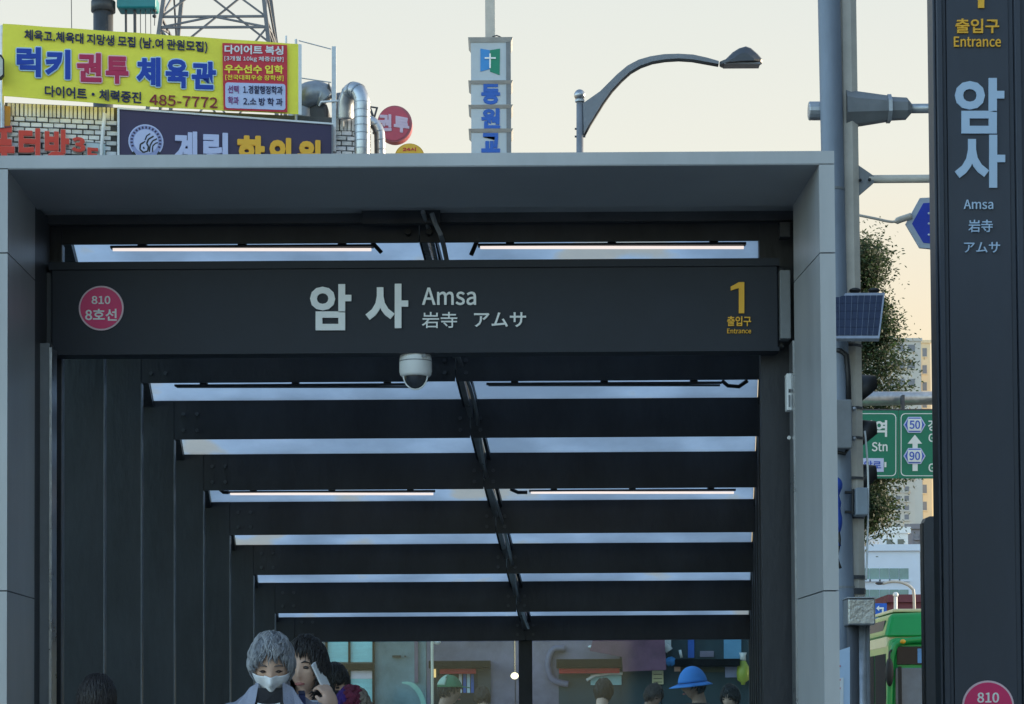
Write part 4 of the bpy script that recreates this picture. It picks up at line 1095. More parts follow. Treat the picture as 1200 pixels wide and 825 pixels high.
# traffic signal seen from the side behind the pole
YG = 20.2
t = thing('traffic_signal', 'black traffic signal behind the pole showing three hoods in profile', 'traffic light', tuple(P(1006, 570, YG)))
a, c_ = P(993, 572, YG), P(1009, 440, YG)
b = MB(); b.bbox((a.x, YG, a.z), (c_.x, YG + .35, c_.z), .02); b.build('housing', M['black'], t)
for y in (457, 510, 562):
    c0, c1 = P(1006, y, YG + .17), P(1025.5, y + 1, YG + .17)
    b = MB(); n = 14; 
    rr0, rr1 = .145, .125
    for (c, r, a0, a1) in ((c0, rr0, -60, 240), (c1 + Vector((0, 0, .015)), rr1, -5, 185)):
        for k_ in range(n + 1):
            a = R(a0 + (a1 - a0) * k_ / n); b.v.append(c + Vector((0, math.cos(a) * r, math.sin(a) * r)))
    for k_ in range(n): b.f.append((k_, k_ + 1, n + 2 + k_, n + 1 + k_))
    hd_ = b.build('hood', M['black'], t, True); md = hd_.modifiers.new('thick', 'SOLIDIFY'); md.thickness = .006
    b = MB(); b.ell(c0, (.02, .12, .12)); b.build('lens', M['darkgrey'], t, True)
    
# green road sign with its big arm
YR = 38.0; qr = fp2(YR)
m_gr = mat('road_sign_green', srgb(6, 120, 92), .4, var=.05); m_rw = mat('reflective_white', srgb(226, 232, 228), .4, var=.03, bump=0); m_hb = mat('route_blue', srgb(54, 92, 190), .4, var=.04, bump=0)
t = thing('road_sign', 'green overhead direction sign with route shields 50 and 90 and the word Stn', 'road sign', tuple(qr(1060, 562)))
for x0, x1, in ((960, 1052.5), (1053, 1135)):
    b = MB(); b.slab([qr(x0, 481), qr(x1, 481), qr(x1, 560.5), qr(x0, 560.5)], (0, .05, 0)); pnl = b.build('sign_board', m_gr, t)
    pts = rquad(x0 + 2.5, 484.3, x1 - 2.3, 558, 0, 0, 5); pin = rquad(x0 + 3.4, 485.2, x1 - 3.2, 557.1, 0, 0, 4.6)
    b = MB(); n = len(pts)
    b.v = [qr(*p) + Vector((0, -.004, 0)) for p in pts] + [qr(*p) + Vector((0, -.004, 0)) for p in pin] + [qr(*p) + Vector((0, -.002, 0)) for p in pts] + [qr(*p) + Vector((0, -.002, 0)) for p in pin]
    for i in range(n):
        j = (i+1) % n; b.f += [(i, j, n+j, n+i), (2*n+i, 3*n+i, 3*n+j, 2*n+j), (i, 2*n+i, 2*n+j, j), (n+i, n+j, 3*n+j, 3*n+i)]
    b.build('border', m_rw, pnl)
b = MB(); b.slab([qr(958, 479.2), qr(1137, 479.2), qr(1137, 480.8), qr(958, 480.8)], (0, .07, 0)); b.build('top_bar', M['darkgrey'], t)
lettering('사', [(1012, 492.5), (1024, 492.5), (1024, 511), (1012, 511)], qr, t, m_rw, .03, t=.004)
lettering('역', [(1025.5, 492.5), (1039.5, 492.5), (1039.5, 512), (1025.5, 512)], qr, t, m_rw, .03, t=.004)
lettering('Stn', [(1021.5, 518), (1040, 518), (1040, 529), (1021.5, 529)], qr, t, m_rw, .018, t=.004)
poly([(996, 537), (1035.5, 537), (1035.5, 553), (996, 553)], YR, m_lav, t, 'route_plate', d=.004)
lettering('암로', [(1012.5, 540), (1032.5, 540), (1032.5, 550), (1012.5, 550)], qr, t, m_hb, .02, t=.004, proud=.014)
poly([(1036.3, 541.5), (1038.6, 541.5), (1038.6, 547.5), (1036.3, 547.5)], YR, m_rw, t, 'plate_tab', d=.004)
poly([(1069.3, 520), (1075.3, 520), (1075.3, 552), (1069.3, 552)], YR, m_rw, t, 'arrow_shaft', d=.002)
poly([(1063.5, 520), (1072, 509.5), (1080.5, 520)], YR, m_rw, t, 'arrow_head', d=.003)
def shield(cx, cy, s):
    h_ = lambda k_: [(cx - 13*k_, cy), (cx - 7.5*k_, cy - 9.3*k_), (cx + 7.5*k_, cy - 9.3*k_), (cx + 13*k_, cy), (cx + 7.5*k_, cy + 9.3*k_), (cx - 7.5*k_, cy + 9.3*k_)]
    a = poly(h_(1), YR, m_lav, t, 'route_shield', d=.012); poly(h_(.88), YR, m_hb, a, 'shield_band', d=.020)
    poly([(cx - 7.5, cy - 7), (cx + 7.5, cy - 7), (cx + 8.6, cy), (cx + 7.5, cy + 7), (cx - 7.5, cy + 7), (cx - 8.6, cy)], YR, m_rw, a, 'shield_face', d=.028)
    lettering(s, [(cx - 6.3, cy - 5), (cx + 6.3, cy - 5), (cx + 6.3, cy + 5), (cx - 6.3, cy + 5)], qr, a, m_hb, .02, t=.004, proud=.036)
shield(1071.5, 498, '50'); shield(1071.5, 534.5, '90')
lettering('강', [(1087.5, 492), (1097.5, 492), (1097.5, 505), (1087.5, 505)], qr, t, m_rw, .02, t=.004)
lettering('G', [(1088, 508), (1095, 508), (1095, 518), (1088, 518)], qr, t, m_rw, .015, t=.004)
lettering('G', [(1088, 543), (1095, 543), (1095, 553), (1088, 553)], qr, t, m_rw, .015, t=.004)
t = thing('gantry', 'thick round steel arm carrying the green direction sign from a post on the left', 'gantry', (qr(938, 850).x, YR + .4, 0))
xlathe([(938, 468, 9), (1013, 467.3, 8.4), (1150, 466, 7.6)], YR + .4, 20, M['galv'], 'arm', t, True)
b = MB(); b.tube([Vector((qr(938, 850).x, YR + .4, 0)), qr(938, 440) + Vector((0, .4, 0))], .16, 14); b.build('post', M['galv'], t, True)
for x in (1002, 1058, 1110):
    b = MB(); b.box((qr(x, 470).x, YR + .06, qr(x, 500).z), (qr(x + 3, 470).x, YR + .25, qr(x, 462).z)); b.build('hanger', M['darkgrey'], t)

# ================================================================== LOW SHOPS SEEN THROUGH THE GLASS END WALL
YV = 28.5; qv = fp2(YV)
m_mauve = mat('mauve_render', srgb(132, 124, 142), .75, var=.45, scale=1.1, bump=.2)
m_maroon = mat('maroon_panel', srgb(98, 60, 82), .7, var=.35, scale=2, bump=.1)
m_gt = mat('grey_teal_render', srgb(124, 146, 150), .75, var=.45, scale=1.4, bump=.2)
m_dk = mat('dark_teal_board', srgb(40, 62, 70), .6, var=.35, scale=1.6, bump=.1)
m_redaw = mat('red_awning', srgb(190, 30, 44), .6, var=.2, scale=3)
m_hbk = mat('matt_black', (.008, .009, .011), .9, bump=0, spec=.05)
shop = thing('shop_row', 'single storey row of small shops seen through the glass end wall of the entrance', 'building', (qv(620, 850).x, YV, 0))
def vs_(x0, y0, x1, y1, d, m_, nm, par, th=.03):
    a, c_ = qv(x0, y1), qv(x1, y0)
    b = MB(); b.box((a.x, YV - d - th, a.z), (c_.x, YV - d, c_.z)); return b.build(nm, m_, par)
zt_ = 3.3
a, c_ = qv(330, 850), qv(915, 850)
b = MB(); b.box((a.x, YV + .03, 0), (c_.x, YV + 3, zt_)); b.build('wall', M['midgrey'], shop)
b = MB(); b.box((a.x - .05, YV - .1, zt_ + .004), (c_.x + .05, YV + 3.05, zt_ + .12)); b.build('roof', M['darkgrey'], shop)
for x0, x1, m_ in ((330, 439, M['edge']), (439, 500, m_gt), (500, 604, m_mauve), (604, 727, m_mauve), (727, 775, m_dk), (775, 915, m_dk)):
    vs_(x0 + .3, 690, x1 - .3, 950, 0, m_, 'wall_panel', shop, .02)
for x0, x1 in ((384, 408.5), (411, 437)):
    for y0, y1 in ((735, 776), (786, 830)):
        w_ = vs_(x0, y0, x1, y1, .025, M['tealglass'], 'window', shop, .015)
for x0, x1 in ((387, 408), (411.5, 437)):
    w_ = vs_(x0, 786, x1, 795.5, .045, mat('white_notice', srgb(236, 224, 236), .5, var=.03), 'notice', shop, .006)
for y in (789, 792.5, 800, 805):
    vs_(389, y, 406, y + 1, .053, m_hb, 'printed_line', w_, .002)
fr_ = vs_(382, 777.5, 439, 785, .03, m_hbk, 'window_header', shop, .12)
for x in (383, 409.7, 438): vs_(x - 1.2, 735, x + 1.2, 777, .03, m_hbk, 'window_bar', shop, .05); vs_(x - 1.2, 785.5, x + 1.2, 860, .03, m_hbk, 'window_bar', shop, .05)
vs_(460, 768, 470, 770.5, .025, M['black'], 'wall_hook', shop, .04); vs_(474, 768.5, 476, 770, .025, M['black'], 'wall_hook', shop, .04)
vs_(486, 735, 490, 800, .025, mat('lilac_pipe', srgb(120, 100, 120), .5), 'drain_pipe', shop, .05)
vs_(777, 735, 786, 758, .03, M['white'], 'pale_board', shop, .02)
b = MB(); b.slab([qv(698, 735) + Vector((0, -.35, 0)), qv(776, 735) + Vector((0, -.35, 0)), qv(778, 786) + Vector((0, -.45, 0)), qv(728, 788) + Vector((0, -.45, 0)), qv(727, 771) + Vector((0, -.42, 0)), qv(690, 764) + Vector((0, -.40, 0))], (0, .03, 0)); b.build('maroon_awning', mat('dusty_maroon_cloth', srgb(112, 78, 98), .85, var=.35, scale=3, bump=.4), shop)
# right hand door bays
vs_(503.5, 775, 575, 783.5, .03, m_hbk, 'door_header', shop, .3)
vs_(505, 784, 560, 860, .005, M['black'], 'doorway', shop, .02)
vs_(507, 784, 511, 794, .03, mat('lit_amber_strip', srgb(240, 190, 110), .5, emit=(1, .7, .3), es=.2), 'lit_strip', shop, .02)
vs_(516, 784, 558, 790, .03, m_redaw, 'awning_edge', shop, .2)
for x, m_ in ((538, M['white']), (543, m_cb), (547.5, m_halo), (552, m_cb)): vs_(x, 790, x + 3.4, 812, .04, m_, 'hanging_cloth', shop, .02)
vs_(560.5, 784, 575, 860, .03, M['darkgrey'], 'door_leaf', shop, .03)
vs_(652, 773, 726.5, 783, .03, m_hbk, 'door_header', shop, .3)
vs_(655, 783.5, 725, 789.5, .03, m_redaw, 'awning_edge', shop, .2)
vs_(655, 790, 727, 860, .005, m_dk, 'doorway', shop, .02)
w_ = vs_(692, 790, 728, 803, .04, mat('pale_teal_board', srgb(150, 196, 202), .5, var=.15, scale=3), 'price_board', shop, .02)
b = MB(); pts = [qv(687, 797.5), qv(696, 792), qv(706, 790.5), qv(716, 789), qv(729, 789.5)]
b.tube([p + Vector((0, -.12, 0)) for p in bendpath(pts, 4)], .02, 6); b.build('white_rail', M['white'], shop, True)
vs_(790, 773, 864, 781, .03, m_hbk, 'door_header', shop, .3)
vs_(790, 781.5, 797, 787, .03, mat('peach_card', srgb(232, 190, 170), .5), 'card', shop, .02)
vs_(798, 781.5, 848, 788, .03, mat('olive_board', srgb(70, 74, 56), .6), 'dark_board', shop, .02)
vs_(849.5, 781.5, 863.5, 794, .03, m_lil2, 'lavender_board', shop, .02)
vs_(848, 740, 868, 772, .03, mat('sky_blue_board', srgb(104, 160, 196), .5, var=.2, scale=3), 'blue_board', shop, .02)
vs_(806, 740, 813, 771, .03, m_cb, 'blue_board', shop, .02)
vs_(820, 763, 836, 770, .03, m_mauve, 'grey_board', shop, .02)
w_ = vs_(764, 786, 777, 802, .04, mat('cream_board', srgb(220, 214, 170), .5, var=.1), 'price_board', shop, .02)
for y in (790, 795, 799): vs_(765.5, y, 775.5, y + .8, .062, M['black'], 'printed_line', w_, .002)
b = MB(); b.tube(bendpath([qv(764, 750) + Vector((0,-.1,0)), qv(772, 752) + Vector((0,-.1,0)), qv(780, 758) + Vector((0,-.1,0)), qv(784, 763) + Vector((0,-.1,0))], 4), [.015] + [.05]*12, 6); b.build('white_cloth', M['white'], shop, True)
b = MB(); b.tube([qv(796, 762) + Vector((0,-.1,0)), qv(798, 771) + Vector((0,-.1,0))], .02, 6); b.build('white_cloth', M['white'], shop, True)
b = MB(); b.tube(bendpath([qv(780, 778) + Vector((0,-.1,0)), qv(786, 774) + Vector((0,-.1,0)), qv(790, 779) + Vector((0,-.1,0))], 4), .05, 6); b.build('blue_cloth', m_cc, shop, True)
t = thing('hanging_bottle', 'yellow-green bottle shaped float hanging at the right end of the shop row', 'bottle', tuple(qv(869, 800)))
b = lathe([(.001, .0), (.025, .0), (.03, .03), (.075, .06), (.085, .14), (.075, .23), (.04, .30), (.03, .31), (.001, .31)], qv(869, 801) + Vector((0, -.2, -.02))); b.build('body', mat('yellow_green', srgb(164, 180, 70), .4, var=.1), t, True)
b = lathe([(.001, .0), (.04, .0), (.035, .06), (.05, .10), (.001, .10)], qv(869, 801) + Vector((0, -.2, .29))); b.build('neck', M['white'], t, True)
t = thing('pale_post', 'thin pale lit post beside the left shop door seen through the end glass', 'post', (qv(508, 850).x, YV - .5, 0))
b = MB(); b.tube([Vector((qv(508.5, 790).x, YV - .5, 0)), qv(508, 745) + Vector((0, -.5, 0))], .02, 8); b.build('tube', mat('cream_tube', srgb(220, 214, 190), .5), t, True)
b = MB(); b.ell(qv(513.5, 754) + Vector((0, -.45, 0)), (.05, .03, .035), nu=10, nv=8); b.build('bulb', M['white'], t, True)
c = P(603, 792, 24)
t = thing('round_lamp', 'small glowing warm lamp left of the end wall mullion', 'lamp', tuple(c))
b = MB(); b.ell(c, (.042, .042, .036)); b.build('bulb', mat('warm_bulb', (1, .85, .6), .4, emit=(1.0, .78, .45), es=.7), t, True)
b = MB(); b.tube([c + Vector((0, .04, .02)), c + Vector((0, .05, .3)), Vector((c.x, 24.05, 2.4))], .008, 5); b.build('wire', M['black'], t)
t = thing('curved_reflection', 'pale lilac reflection modelled as a curved band on the mauve wall right of the mullion', 'pipe', tuple(qv(645, 800)))  # stands for a vague reflection, built as a solid curve
b = MB(); b.tube(bendpath([qv(662, 760) + Vector((0,-.08,0)), qv(650, 760.5) + Vector((0,-.08,0)), qv(644, 768) + Vector((0,-.08,0)), qv(642, 780) + Vector((0,-.08,0)), qv(645, 793) + Vector((0,-.08,0)), qv(652, 799) + Vector((0,-.08,0)), qv(666, 802) + Vector((0,-.08,0))], 5), .045, 8); b.build('reflection_band', mat('lilac_reflection_tone', srgb(120, 116, 140), .5, var=.15), t, True)
b = MB(); b.ell(qv(694, 758) + Vector((0, -.04, 0)), (.06, .03, .022), nu=10, nv=8); b.build('white_blob', M['white'], t, True)

# ================================================================== THE STREET AT THE RIGHT
# tree
def tree(name, label, px, Y, ztop, zlow, rad, leaves, leafsize, mleaf, seed):
    rnd = random.Random(seed)
    c = P(px, 700, Y); base = Vector((c.x, Y, 0))
    t = thing(name, label, 'tree', tuple(base))
    tr = [base, base + Vector((.02, 0, 2.0)), base + Vector((.10, 0, zlow)), base + Vector((.0, 0, (zlow + ztop)/2)), base + Vector((-.1, .1, ztop - .5))]
    b = MB(); b.tube(bendpath(tr, 4), [.16 - .13 * i / 16 for i in range(17)], 9); b.build('trunk', mat('bark', (.09, .07, .05), .9, var=.3, scale=12, bump=.6), t, True)
    clumps = []
    for i in range(24):
        z = zlow + (ztop - zlow) * (i + .5) / 24 + rnd.uniform(-.12, .12)
        a = rnd.uniform(0, 6.28) if i % 2 else rnd.choice([-.3, .2, 0.1])
        u = (z - zlow) / (ztop - zlow)
        rr = rad * (.45 + .55 * math.sin(math.pi * min(.95, u * .75 + .15))) * rnd.uniform(.5, 1.0)
        e = Vector((base.x + math.cos(a) * rr, Y + math.sin(a) * rr, z + rnd.uniform(0, .3)))
        s0 = Vector((base.x + .03, Y, z - .5 * rr - .15))
        bb_ = MB(); bb_.tube([s0, s0.lerp(e, .5) + Vector((0, 0, .05)), e], [.045, .03, .010], 6); bb_.build('limb', MATS['bark'], t, True)
        clumps.append((e, rnd.uniform(.30, .55))); clumps.append((s0.lerp(e, .5) + Vector((0, 0, .2)), rnd.uniform(.45, .65)))
    b = MB(); per = leaves // len(clumps)
    for e, cr_ in clumps:
        for j in range(per):
            d = Vector((rnd.gauss(0, 1), rnd.gauss(0, 1), rnd.gauss(0, .8))) * cr_ * .46
            p = e + d; s_ = leafsize * rnd.uniform(.6, 1.25)
            n1 = Vector((rnd.uniform(-1, 1), rnd.uniform(-1, 1), rnd.uniform(-1, .3))).normalized()
            n2 = n1.orthogonal().normalized()
            b.add([p, p + n1 * s_ * .5 + n2 * s_ * .28, p + n1 * s_, p + n1 * s_ * .5 - n2 * s_ * .28], [(0, 1, 2, 3)])
    b.build('crown', mleaf, t)
    return t
def leaf_mat(name, c, tl):
    m = mat(name, c, .6, var=.4, scale=1.5, bump=0, spec=.2)
    nt = m.node_tree; N = nt.nodes; out = N['Material Output']; bs = N['Principled BSDF']
    tr = N.new('ShaderNodeBsdfTranslucent'); tr.inputs[0].default_value = (*tl, 1)
    mx = N.new('ShaderNodeMixShader'); mx.inputs[0].default_value = .35
    nt.links.new(bs.outputs[0], mx.inputs[1]); nt.links.new(tr.outputs[0], mx.inputs[2]); nt.links.new(mx.outputs[0], out.inputs['Surface'])
    return m
lm = leaf_mat('leaf_green', (.040, .062, .034), (.06, .10, .03))
tree('street_tree', 'tall narrow street tree with dark leaves against the sky behind the pole', 1001, 44.0, P(1010, 290, 44).z, P(1010, 625, 44).z, 0.86, 46000, .085, lm, 5)

# bus
YBUS = 46.0; qb = fp2(YBUS)
m_bg = mat('bus_green', srgb(22, 150, 72), .3, var=.05, scale=1, bump=0, spec=.6); m_cream = mat('bus_cream', srgb(220, 214, 170), .4, var=.06, bump=0)
bx0 = qb(1043, 800).x; bx1 = bx0 + 2.5; bz = qb(1060, 747).z
bus = thing('city_bus', 'green and cream city bus facing the camera, partly hidden by the totem', 'bus', ((bx0 + bx1)/2, YBUS, 0))
b = MB(); b.bbox((bx0, YBUS, .3), (bx1, YBUS + 11, bz), .16); b.build('body', m_bg, bus, False)
b = MB(); b.bbox((bx0 - .006, YBUS + .35, bz - .22), (bx1 + .006, YBUS + 10.8, bz + .06), .05); b.build('roof_band', m_cream, bus)
def bxp(x0, y0, x1, y1, d, m_, nm, par, th=.04, ch=.0):
    a, c_ = qb(x0, y1), qb(x1, y0); b = MB()
    (b.bbox((a.x, YBUS - d - th, a.z), (c_.x, YBUS - d + .02, c_.z), ch) if ch else b.box((a.x, YBUS - d - th, a.z), (c_.x, YBUS - d + .02, c_.z)))
    return b.build(nm, m_, par)
ds = bxp(1051, 757, 1176, 779, .0, mat('display_black', (.01, .012, .016), .15, bump=0), 'destination_display', bus, .03, .01)
bxp(1075, 760, 1090, 777, .032, mat('display_blue', srgb(96, 150, 200), .4), 'display_plate', ds, .004)
wg = mat('windscreen_glass', (.10, .15, .20), .06, var=.5, scale=.5, bump=0, spec=1.0)
bxp(1050, 782, 1177, 860, .0, wg, 'windscreen', bus, .03, .012)
bxp(1053, 781, 1056, 860, .034, M['black'], 'wiper_bar', bus, .02)
b = MB(); b.tube(bendpath([qb(1041, 860) + Vector((0,-.03,0)), qb(1043, 790) + Vector((0,-.03,0)), qb(1046, 764) + Vector((0,-.03,0)), qb(1056, 752.5) + Vector((0,-.03,0)), qb(1100, 749) + Vector((0,-.03,0)), qb(1184, 749) + Vector((0,-.03,0))], 5), .07, 8); b.build('front_frame', m_bg, bus, True)
b = MB(); b.ell(qb(1040, 788) + Vector((0, -.25, 0)), (.09, .07, .30)); b.build('mirror', M['black'], bus, True)
b = MB(); b.tube(bendpath([qb(1044, 762) + Vector((0, -.05, 0)), qb(1040, 766) + Vector((0, -.25, 0)), qb(1039.5, 778) + Vector((0, -.28, 0))], 4), .025, 6); b.build('mirror_arm', M['black'], bus, True)
for y0_, y1_ in [(YBUS + .5 + i * 1.45, YBUS + 1.85 + i * 1.45) for i in range(7)]:
    b = MB(); b.bbox((bx0 - .012, y0_, 1.15), (bx0 + .03, y1_, bz - .32), .01); b.build('side_window', mat('bus_window', (.02, .025, .03), .7, bump=0, spec=.1), bus)
pod = MB()
pz0, pz1 = bz + .02, qb(1060, 717).z; pxa = qb(1042, 740).x
pod.add([(pxa - .05, YBUS + .25, pz0), (bx1 - .4, YBUS + .25, pz0), (bx1 - .4, YBUS + 3.4, pz0), (pxa - .05, YBUS + 3.4, pz0), (pxa + .12, YBUS + .55, pz1), (bx1 - .6, YBUS + .55, pz1 + .06), (bx1 - .6, YBUS + 3.3, pz1 + .06), (pxa + .12, YBUS + 3.3, pz1)],
        [(0,3,2,1),(4,5,6,7),(0,1,5,4),(1,2,6,5),(2,3,7,6),(3,0,4,7)])
po = pod.build('roof_pod', m_bg, bus); md = po.modifiers.new('bevel', 'BEVEL'); md.width = .1; md.segments = 3
b = MB(); b.slab([(pxa + .02, YBUS + .75, pz0 + .10), (pxa + .02, YBUS + 3.0, pz0 + .10), (pxa + .075, YBUS + 3.0, pz1 - .14), (pxa + .075, YBUS + .8, pz1 - .14)], (-.03, 0, .0)); b.build('pod_grille', M['darkgrey'], po)
b = MB(); b.bbox((pxa + .2, YBUS + .7, pz1 + .03), (bx1 - .9, YBUS + 3.1, pz1 + .10), .02); b.build('pod_cover', m_cream, po)
b = MB(); b.bbox((pxa - .1, YBUS + 5, bz + .065), (bx1 - .5, YBUS + 7.5, bz + .42), .06); b.build('roof_unit', mat('teal_roof_unit', srgb(40, 130, 130), .4), bus)
b = MB(); b.ell(qb(1057, 752) + Vector((0, -.1, 0)), (.06, .05, .05), nu=10, nv=8); b.build('marker_light', mat('amber_lens', srgb(230, 170, 40), .3), bus, True)
for x in (bx0 + .05, bx1 - .35):
    for y in (YBUS + 2.4, YBUS + 8.3):
        b = MB(); b.tube([(x, y, .48), (x + .3, y, .48)], .48, 24); w_ = b.build('wheel', M['black'], bus, False)
        b = MB(); b.tube([(x - .01, y, .48), (x + .31, y, .48)], .25, 16); b.build('rim', M['galv'], w_)
for x in (bx0 + .25, bx1 - .25):
    b = MB(); b.ell((x, YBUS - .01, .75), (.14, .05, .10)); b.build('headlight', M['steel'], bus, True)
b = MB(); b.bbox((bx0 - .01, YBUS - .06, .3), (bx1 + .01, YBUS + .3, .58), .04); b.build('bumper', M['darkgrey'], bus)

# blue turn sign, far street lamp
t = thing('turn_sign', 'small square blue sign with white left turn arrow above the bus roof', 'sign', (P(1031, 850, 55).x, 55, 0))
poly([(1023.5, 707), (1039, 707), (1039, 726.5), (1023.5, 726.5)], 55, mat('turn_blue', srgb(30, 96, 196), .4, var=.04), t, 'sign_plate', .03)
poly([(1033.2, 713.5), (1035.3, 713.5), (1035.3, 721), (1033.2, 721)], 55, M['white'], t, 'arrow_shaft', .01, .034)
poly([(1028.5, 711.8), (1035.3, 711.8), (1035.3, 714), (1028.5, 714)], 55, M['white'], t, 'arrow_bar', .01, .050)
poly([(1026.2, 713), (1029.6, 709.8), (1029.6, 716.2)], 55, M['white'], t, 'arrow_head', .01, .066)
b = MB(); b.tube([Vector((P(1031, 850, 55.1).x, 55.1, 0)), P(1031, 708, 55.1)], .04, 8); b.build('post', M['galv'], t)
t = thing('street_lamp', 'distant slim street lamp with thin arched arm before the pale office block', 'street lamp', (P(1071, 850, 75).x, 75, 0))
b = MB(); b.tube(bendpath([Vector((P(1071.5, 850, 75).x, 75, 0)), P(1071.5, 760, 75), P(1071, 700, 75), P(1068, 689, 75), P(1058, 683, 75), P(1046, 681.5, 75), P(1034, 684, 75)], 5), .05, 8); b.build('arched_pole', M['pole'], t, True)
b = MB(); b.ell(P(1030.5, 683.5, 75), (.14, .1, .06), nu=12, nv=8); b.build('lamp_head', M['darkgrey'], t, True)
t = thing('thin_post', 'short thin white post rising behind the green bus roof', 'post', (P(1049.5, 850, 70).x, 70, 0))
b = MB(); b.tube([Vector((P(1049.5, 850, 70).x, 70, 0)), P(1049.5, 698, 70)], .06, 8); b.build('tube', M['white'], t)
b = MB(); b.ell(P(1049.5, 697, 70), (.09, .09, .09), nu=10, nv=8); b.build('cap', M['white'], t, True)

# far buildings
def block(label, x0, y0, x1, Y, depth, m_, wins, wm, cat='building', extra=None, m_side=None):
    a, c_ = P(x0, y0, Y), P(x1, y0, Y)
    t = thing('office_building', label, cat, ((a.x + c_.x)/2, Y, 0))
    b = MB(); b.box((a.x, Y, 0), (c_.x, Y + depth, a.z)); b.build('wall', m_, t)
    b = MB(); b.box((a.x - .15, Y - .15, a.z + .003), (c_.x + .15, Y + depth + .15, a.z + .35)); b.build('parapet', m_, t)
    for (wx0, wy0, wx1, wy1) in wins:
        p, q_ = P(wx0, wy1, Y), P(wx1, wy0, Y)
        b = MB(); b.box((p.x, Y - .04, p.z), (q_.x, Y + .02, q_.z)); w_ = b.build('window', wm, t)
        b = MB(); b.box((p.x - .06, Y - .16, p.z - .12), (q_.x + .06, Y - .004, p.z - .004)); b.build('sill', m_, w_)
    return t
m_bw_ = mat('pale_blue_cladding', srgb(214, 226, 238), .5, var=.05, scale=.5)
wband = []
for y0, y1 in ((666, 679), (691, 702), (716, 728)):
    for i in range(5): wband.append((1008 + i * 11.5, y0, 1018.5 + i * 11.5, y1))
block('pale blue-white office block with green tinted window bands behind the bus', 996, 646, 1078, 120, 12, m_bw_, wband, mat('green_tint_glass', srgb(120, 150, 146), .25, var=.3, scale=.4, bump=0))
block('small white rooftop house above the pale blue office block', 1034, 625, 1064, 126, 6, mat('white_render', srgb(226, 226, 222), .7, var=.05), [(1039, 632, 1046, 638), (1052, 632, 1059, 638)], M['winglass'])
m_beige = mat('beige_concrete', srgb(200, 194, 184), .8, var=.06, scale=.3)
wl = []
for r_ in range(20):
    y = 404 + r_ * 20
    for x in (1039.5, 1052, 1064):
        wl.append((x, y, x + 8, y + 8))
block('tall beige apartment tower behind the green direction sign, its right side sunlit', 1032, 400, 1079, 260, 16, m_beige, wl, mat('grey_window', srgb(120, 120, 126), .3, var=.2, scale=.3, bump=0))
wl = [(1081, 408 + r_ * 20, 1086, 418 + r_ * 20) for r_ in range(18)]
block('slim warm-toned block standing in for the sunlit side of the beige tower', 1079.5, 402, 1090, 272, 10, mat('sunlit_side_tone', srgb(222, 200, 164), .8, var=.06, scale=.3), wl, MATS['grey_window'])  # warm colour stands for sunlight on the tower's right side
wl = [(x, 570 + r_ * 11, x + 5, 576 + r_ * 11) for r_ in range(12) for x in (1050, 1060)]
block('stepped tan apartment block between the tree and the beige tower', 1040, 562, 1072, 200, 14, mat('tan_render', srgb(206, 198, 186), .8, var=.08, scale=.3), wl, MATS['grey_window'])
wl = [(x, 626 + r_ * 9, x + 4, 631 + r_ * 9) for r_ in range(9) for x in (1072, 1078, 1084)]
block('grey mid-rise block beside the dark panel behind the bus', 1069, 620, 1092, 150, 10, mat('grey_render', srgb(128, 126, 132), .8, var=.06, scale=.3), wl, MATS['grey_window'])
block('low maroon shopfront building right behind the bus roof', 1044, 706, 1090, 100, 8, mat('maroon_brick', srgb(118, 66, 72), .8, var=.15, scale=1), [(1052, 716, 1062, 724), (1068, 716, 1078, 724)], M['winglass'])
for i_, (xa, ya, xb, yb, h, lab) in enumerate(((-7, 60, 2.6, 84, 13, 'unseen cream plaster building added down the street behind the canopy'), (-8, 86, 2.4, 118, 15, 'unseen brown plaster building added further down the street behind the canopy'), (-14, 120, 2.4, 190, 17, 'unseen long grey building added farthest down the street behind the canopy'))):  # out of sight, added to dim the reflections in the bus windows
    t = thing('office_building', lab, 'building', ((xa + xb)/2, ya, 0))
    b = MB(); b.box((xa, ya, 0), (xb, yb, h)); b.build('wall', [mat('cream_plaster', (.4, .37, .32), .85), mat('brown_plaster', (.22, .18, .15), .85), M['concrete']][i_], t)
    for r_ in range(int(h / 3.2)):
        for c2 in range(int((yb - ya) / 4)):
            b = MB(); b.box((xb - .02, ya + .8 + c2 * 4, 1 + r_ * 3.2), (xb + .04, ya + 3.2 + c2 * 4, 2.8 + r_ * 3.2)); b.build('window', M['winglass'], t)
# buildings beyond the right picture edge that keep the forecourt in the shade
for i_, (xa, ya, xb, yb, h) in enumerate(((8.5, -12, 20, 6, 16), (8.5, 7, 20, 28, 13))):
    t = thing('office_building', ['brown brick corner building right of the totem, outside the frame', 'grey plaster building right of the totem, outside the frame'][i_], 'building', ((xa + xb)/2, ya, 0))
    b = MB(); b.box((xa, ya, 0), (xb, yb, h)); b.build('wall', [mat('brown_brick', (.25, .17, .13), .85, var=.2, scale=3), M['concrete']][i_], t)
    b = MB(); b.box((xa - .1, ya - .1, h + .003), (xb + .1, yb + .1, h + .3)); b.build('parapet', M['concrete'], t)
    for r_ in range(int(h / 3.2)):
        for c2 in range(int((yb - ya) / 3)):
            b = MB(); b.box((xa - .04, ya + .8 + c2 * 3, 1 + r_ * 3.2), (xa + .02, ya + 2.6 + c2 * 3, 2.6 + r_ * 3.2)); b.build('window', M['winglass'], t)

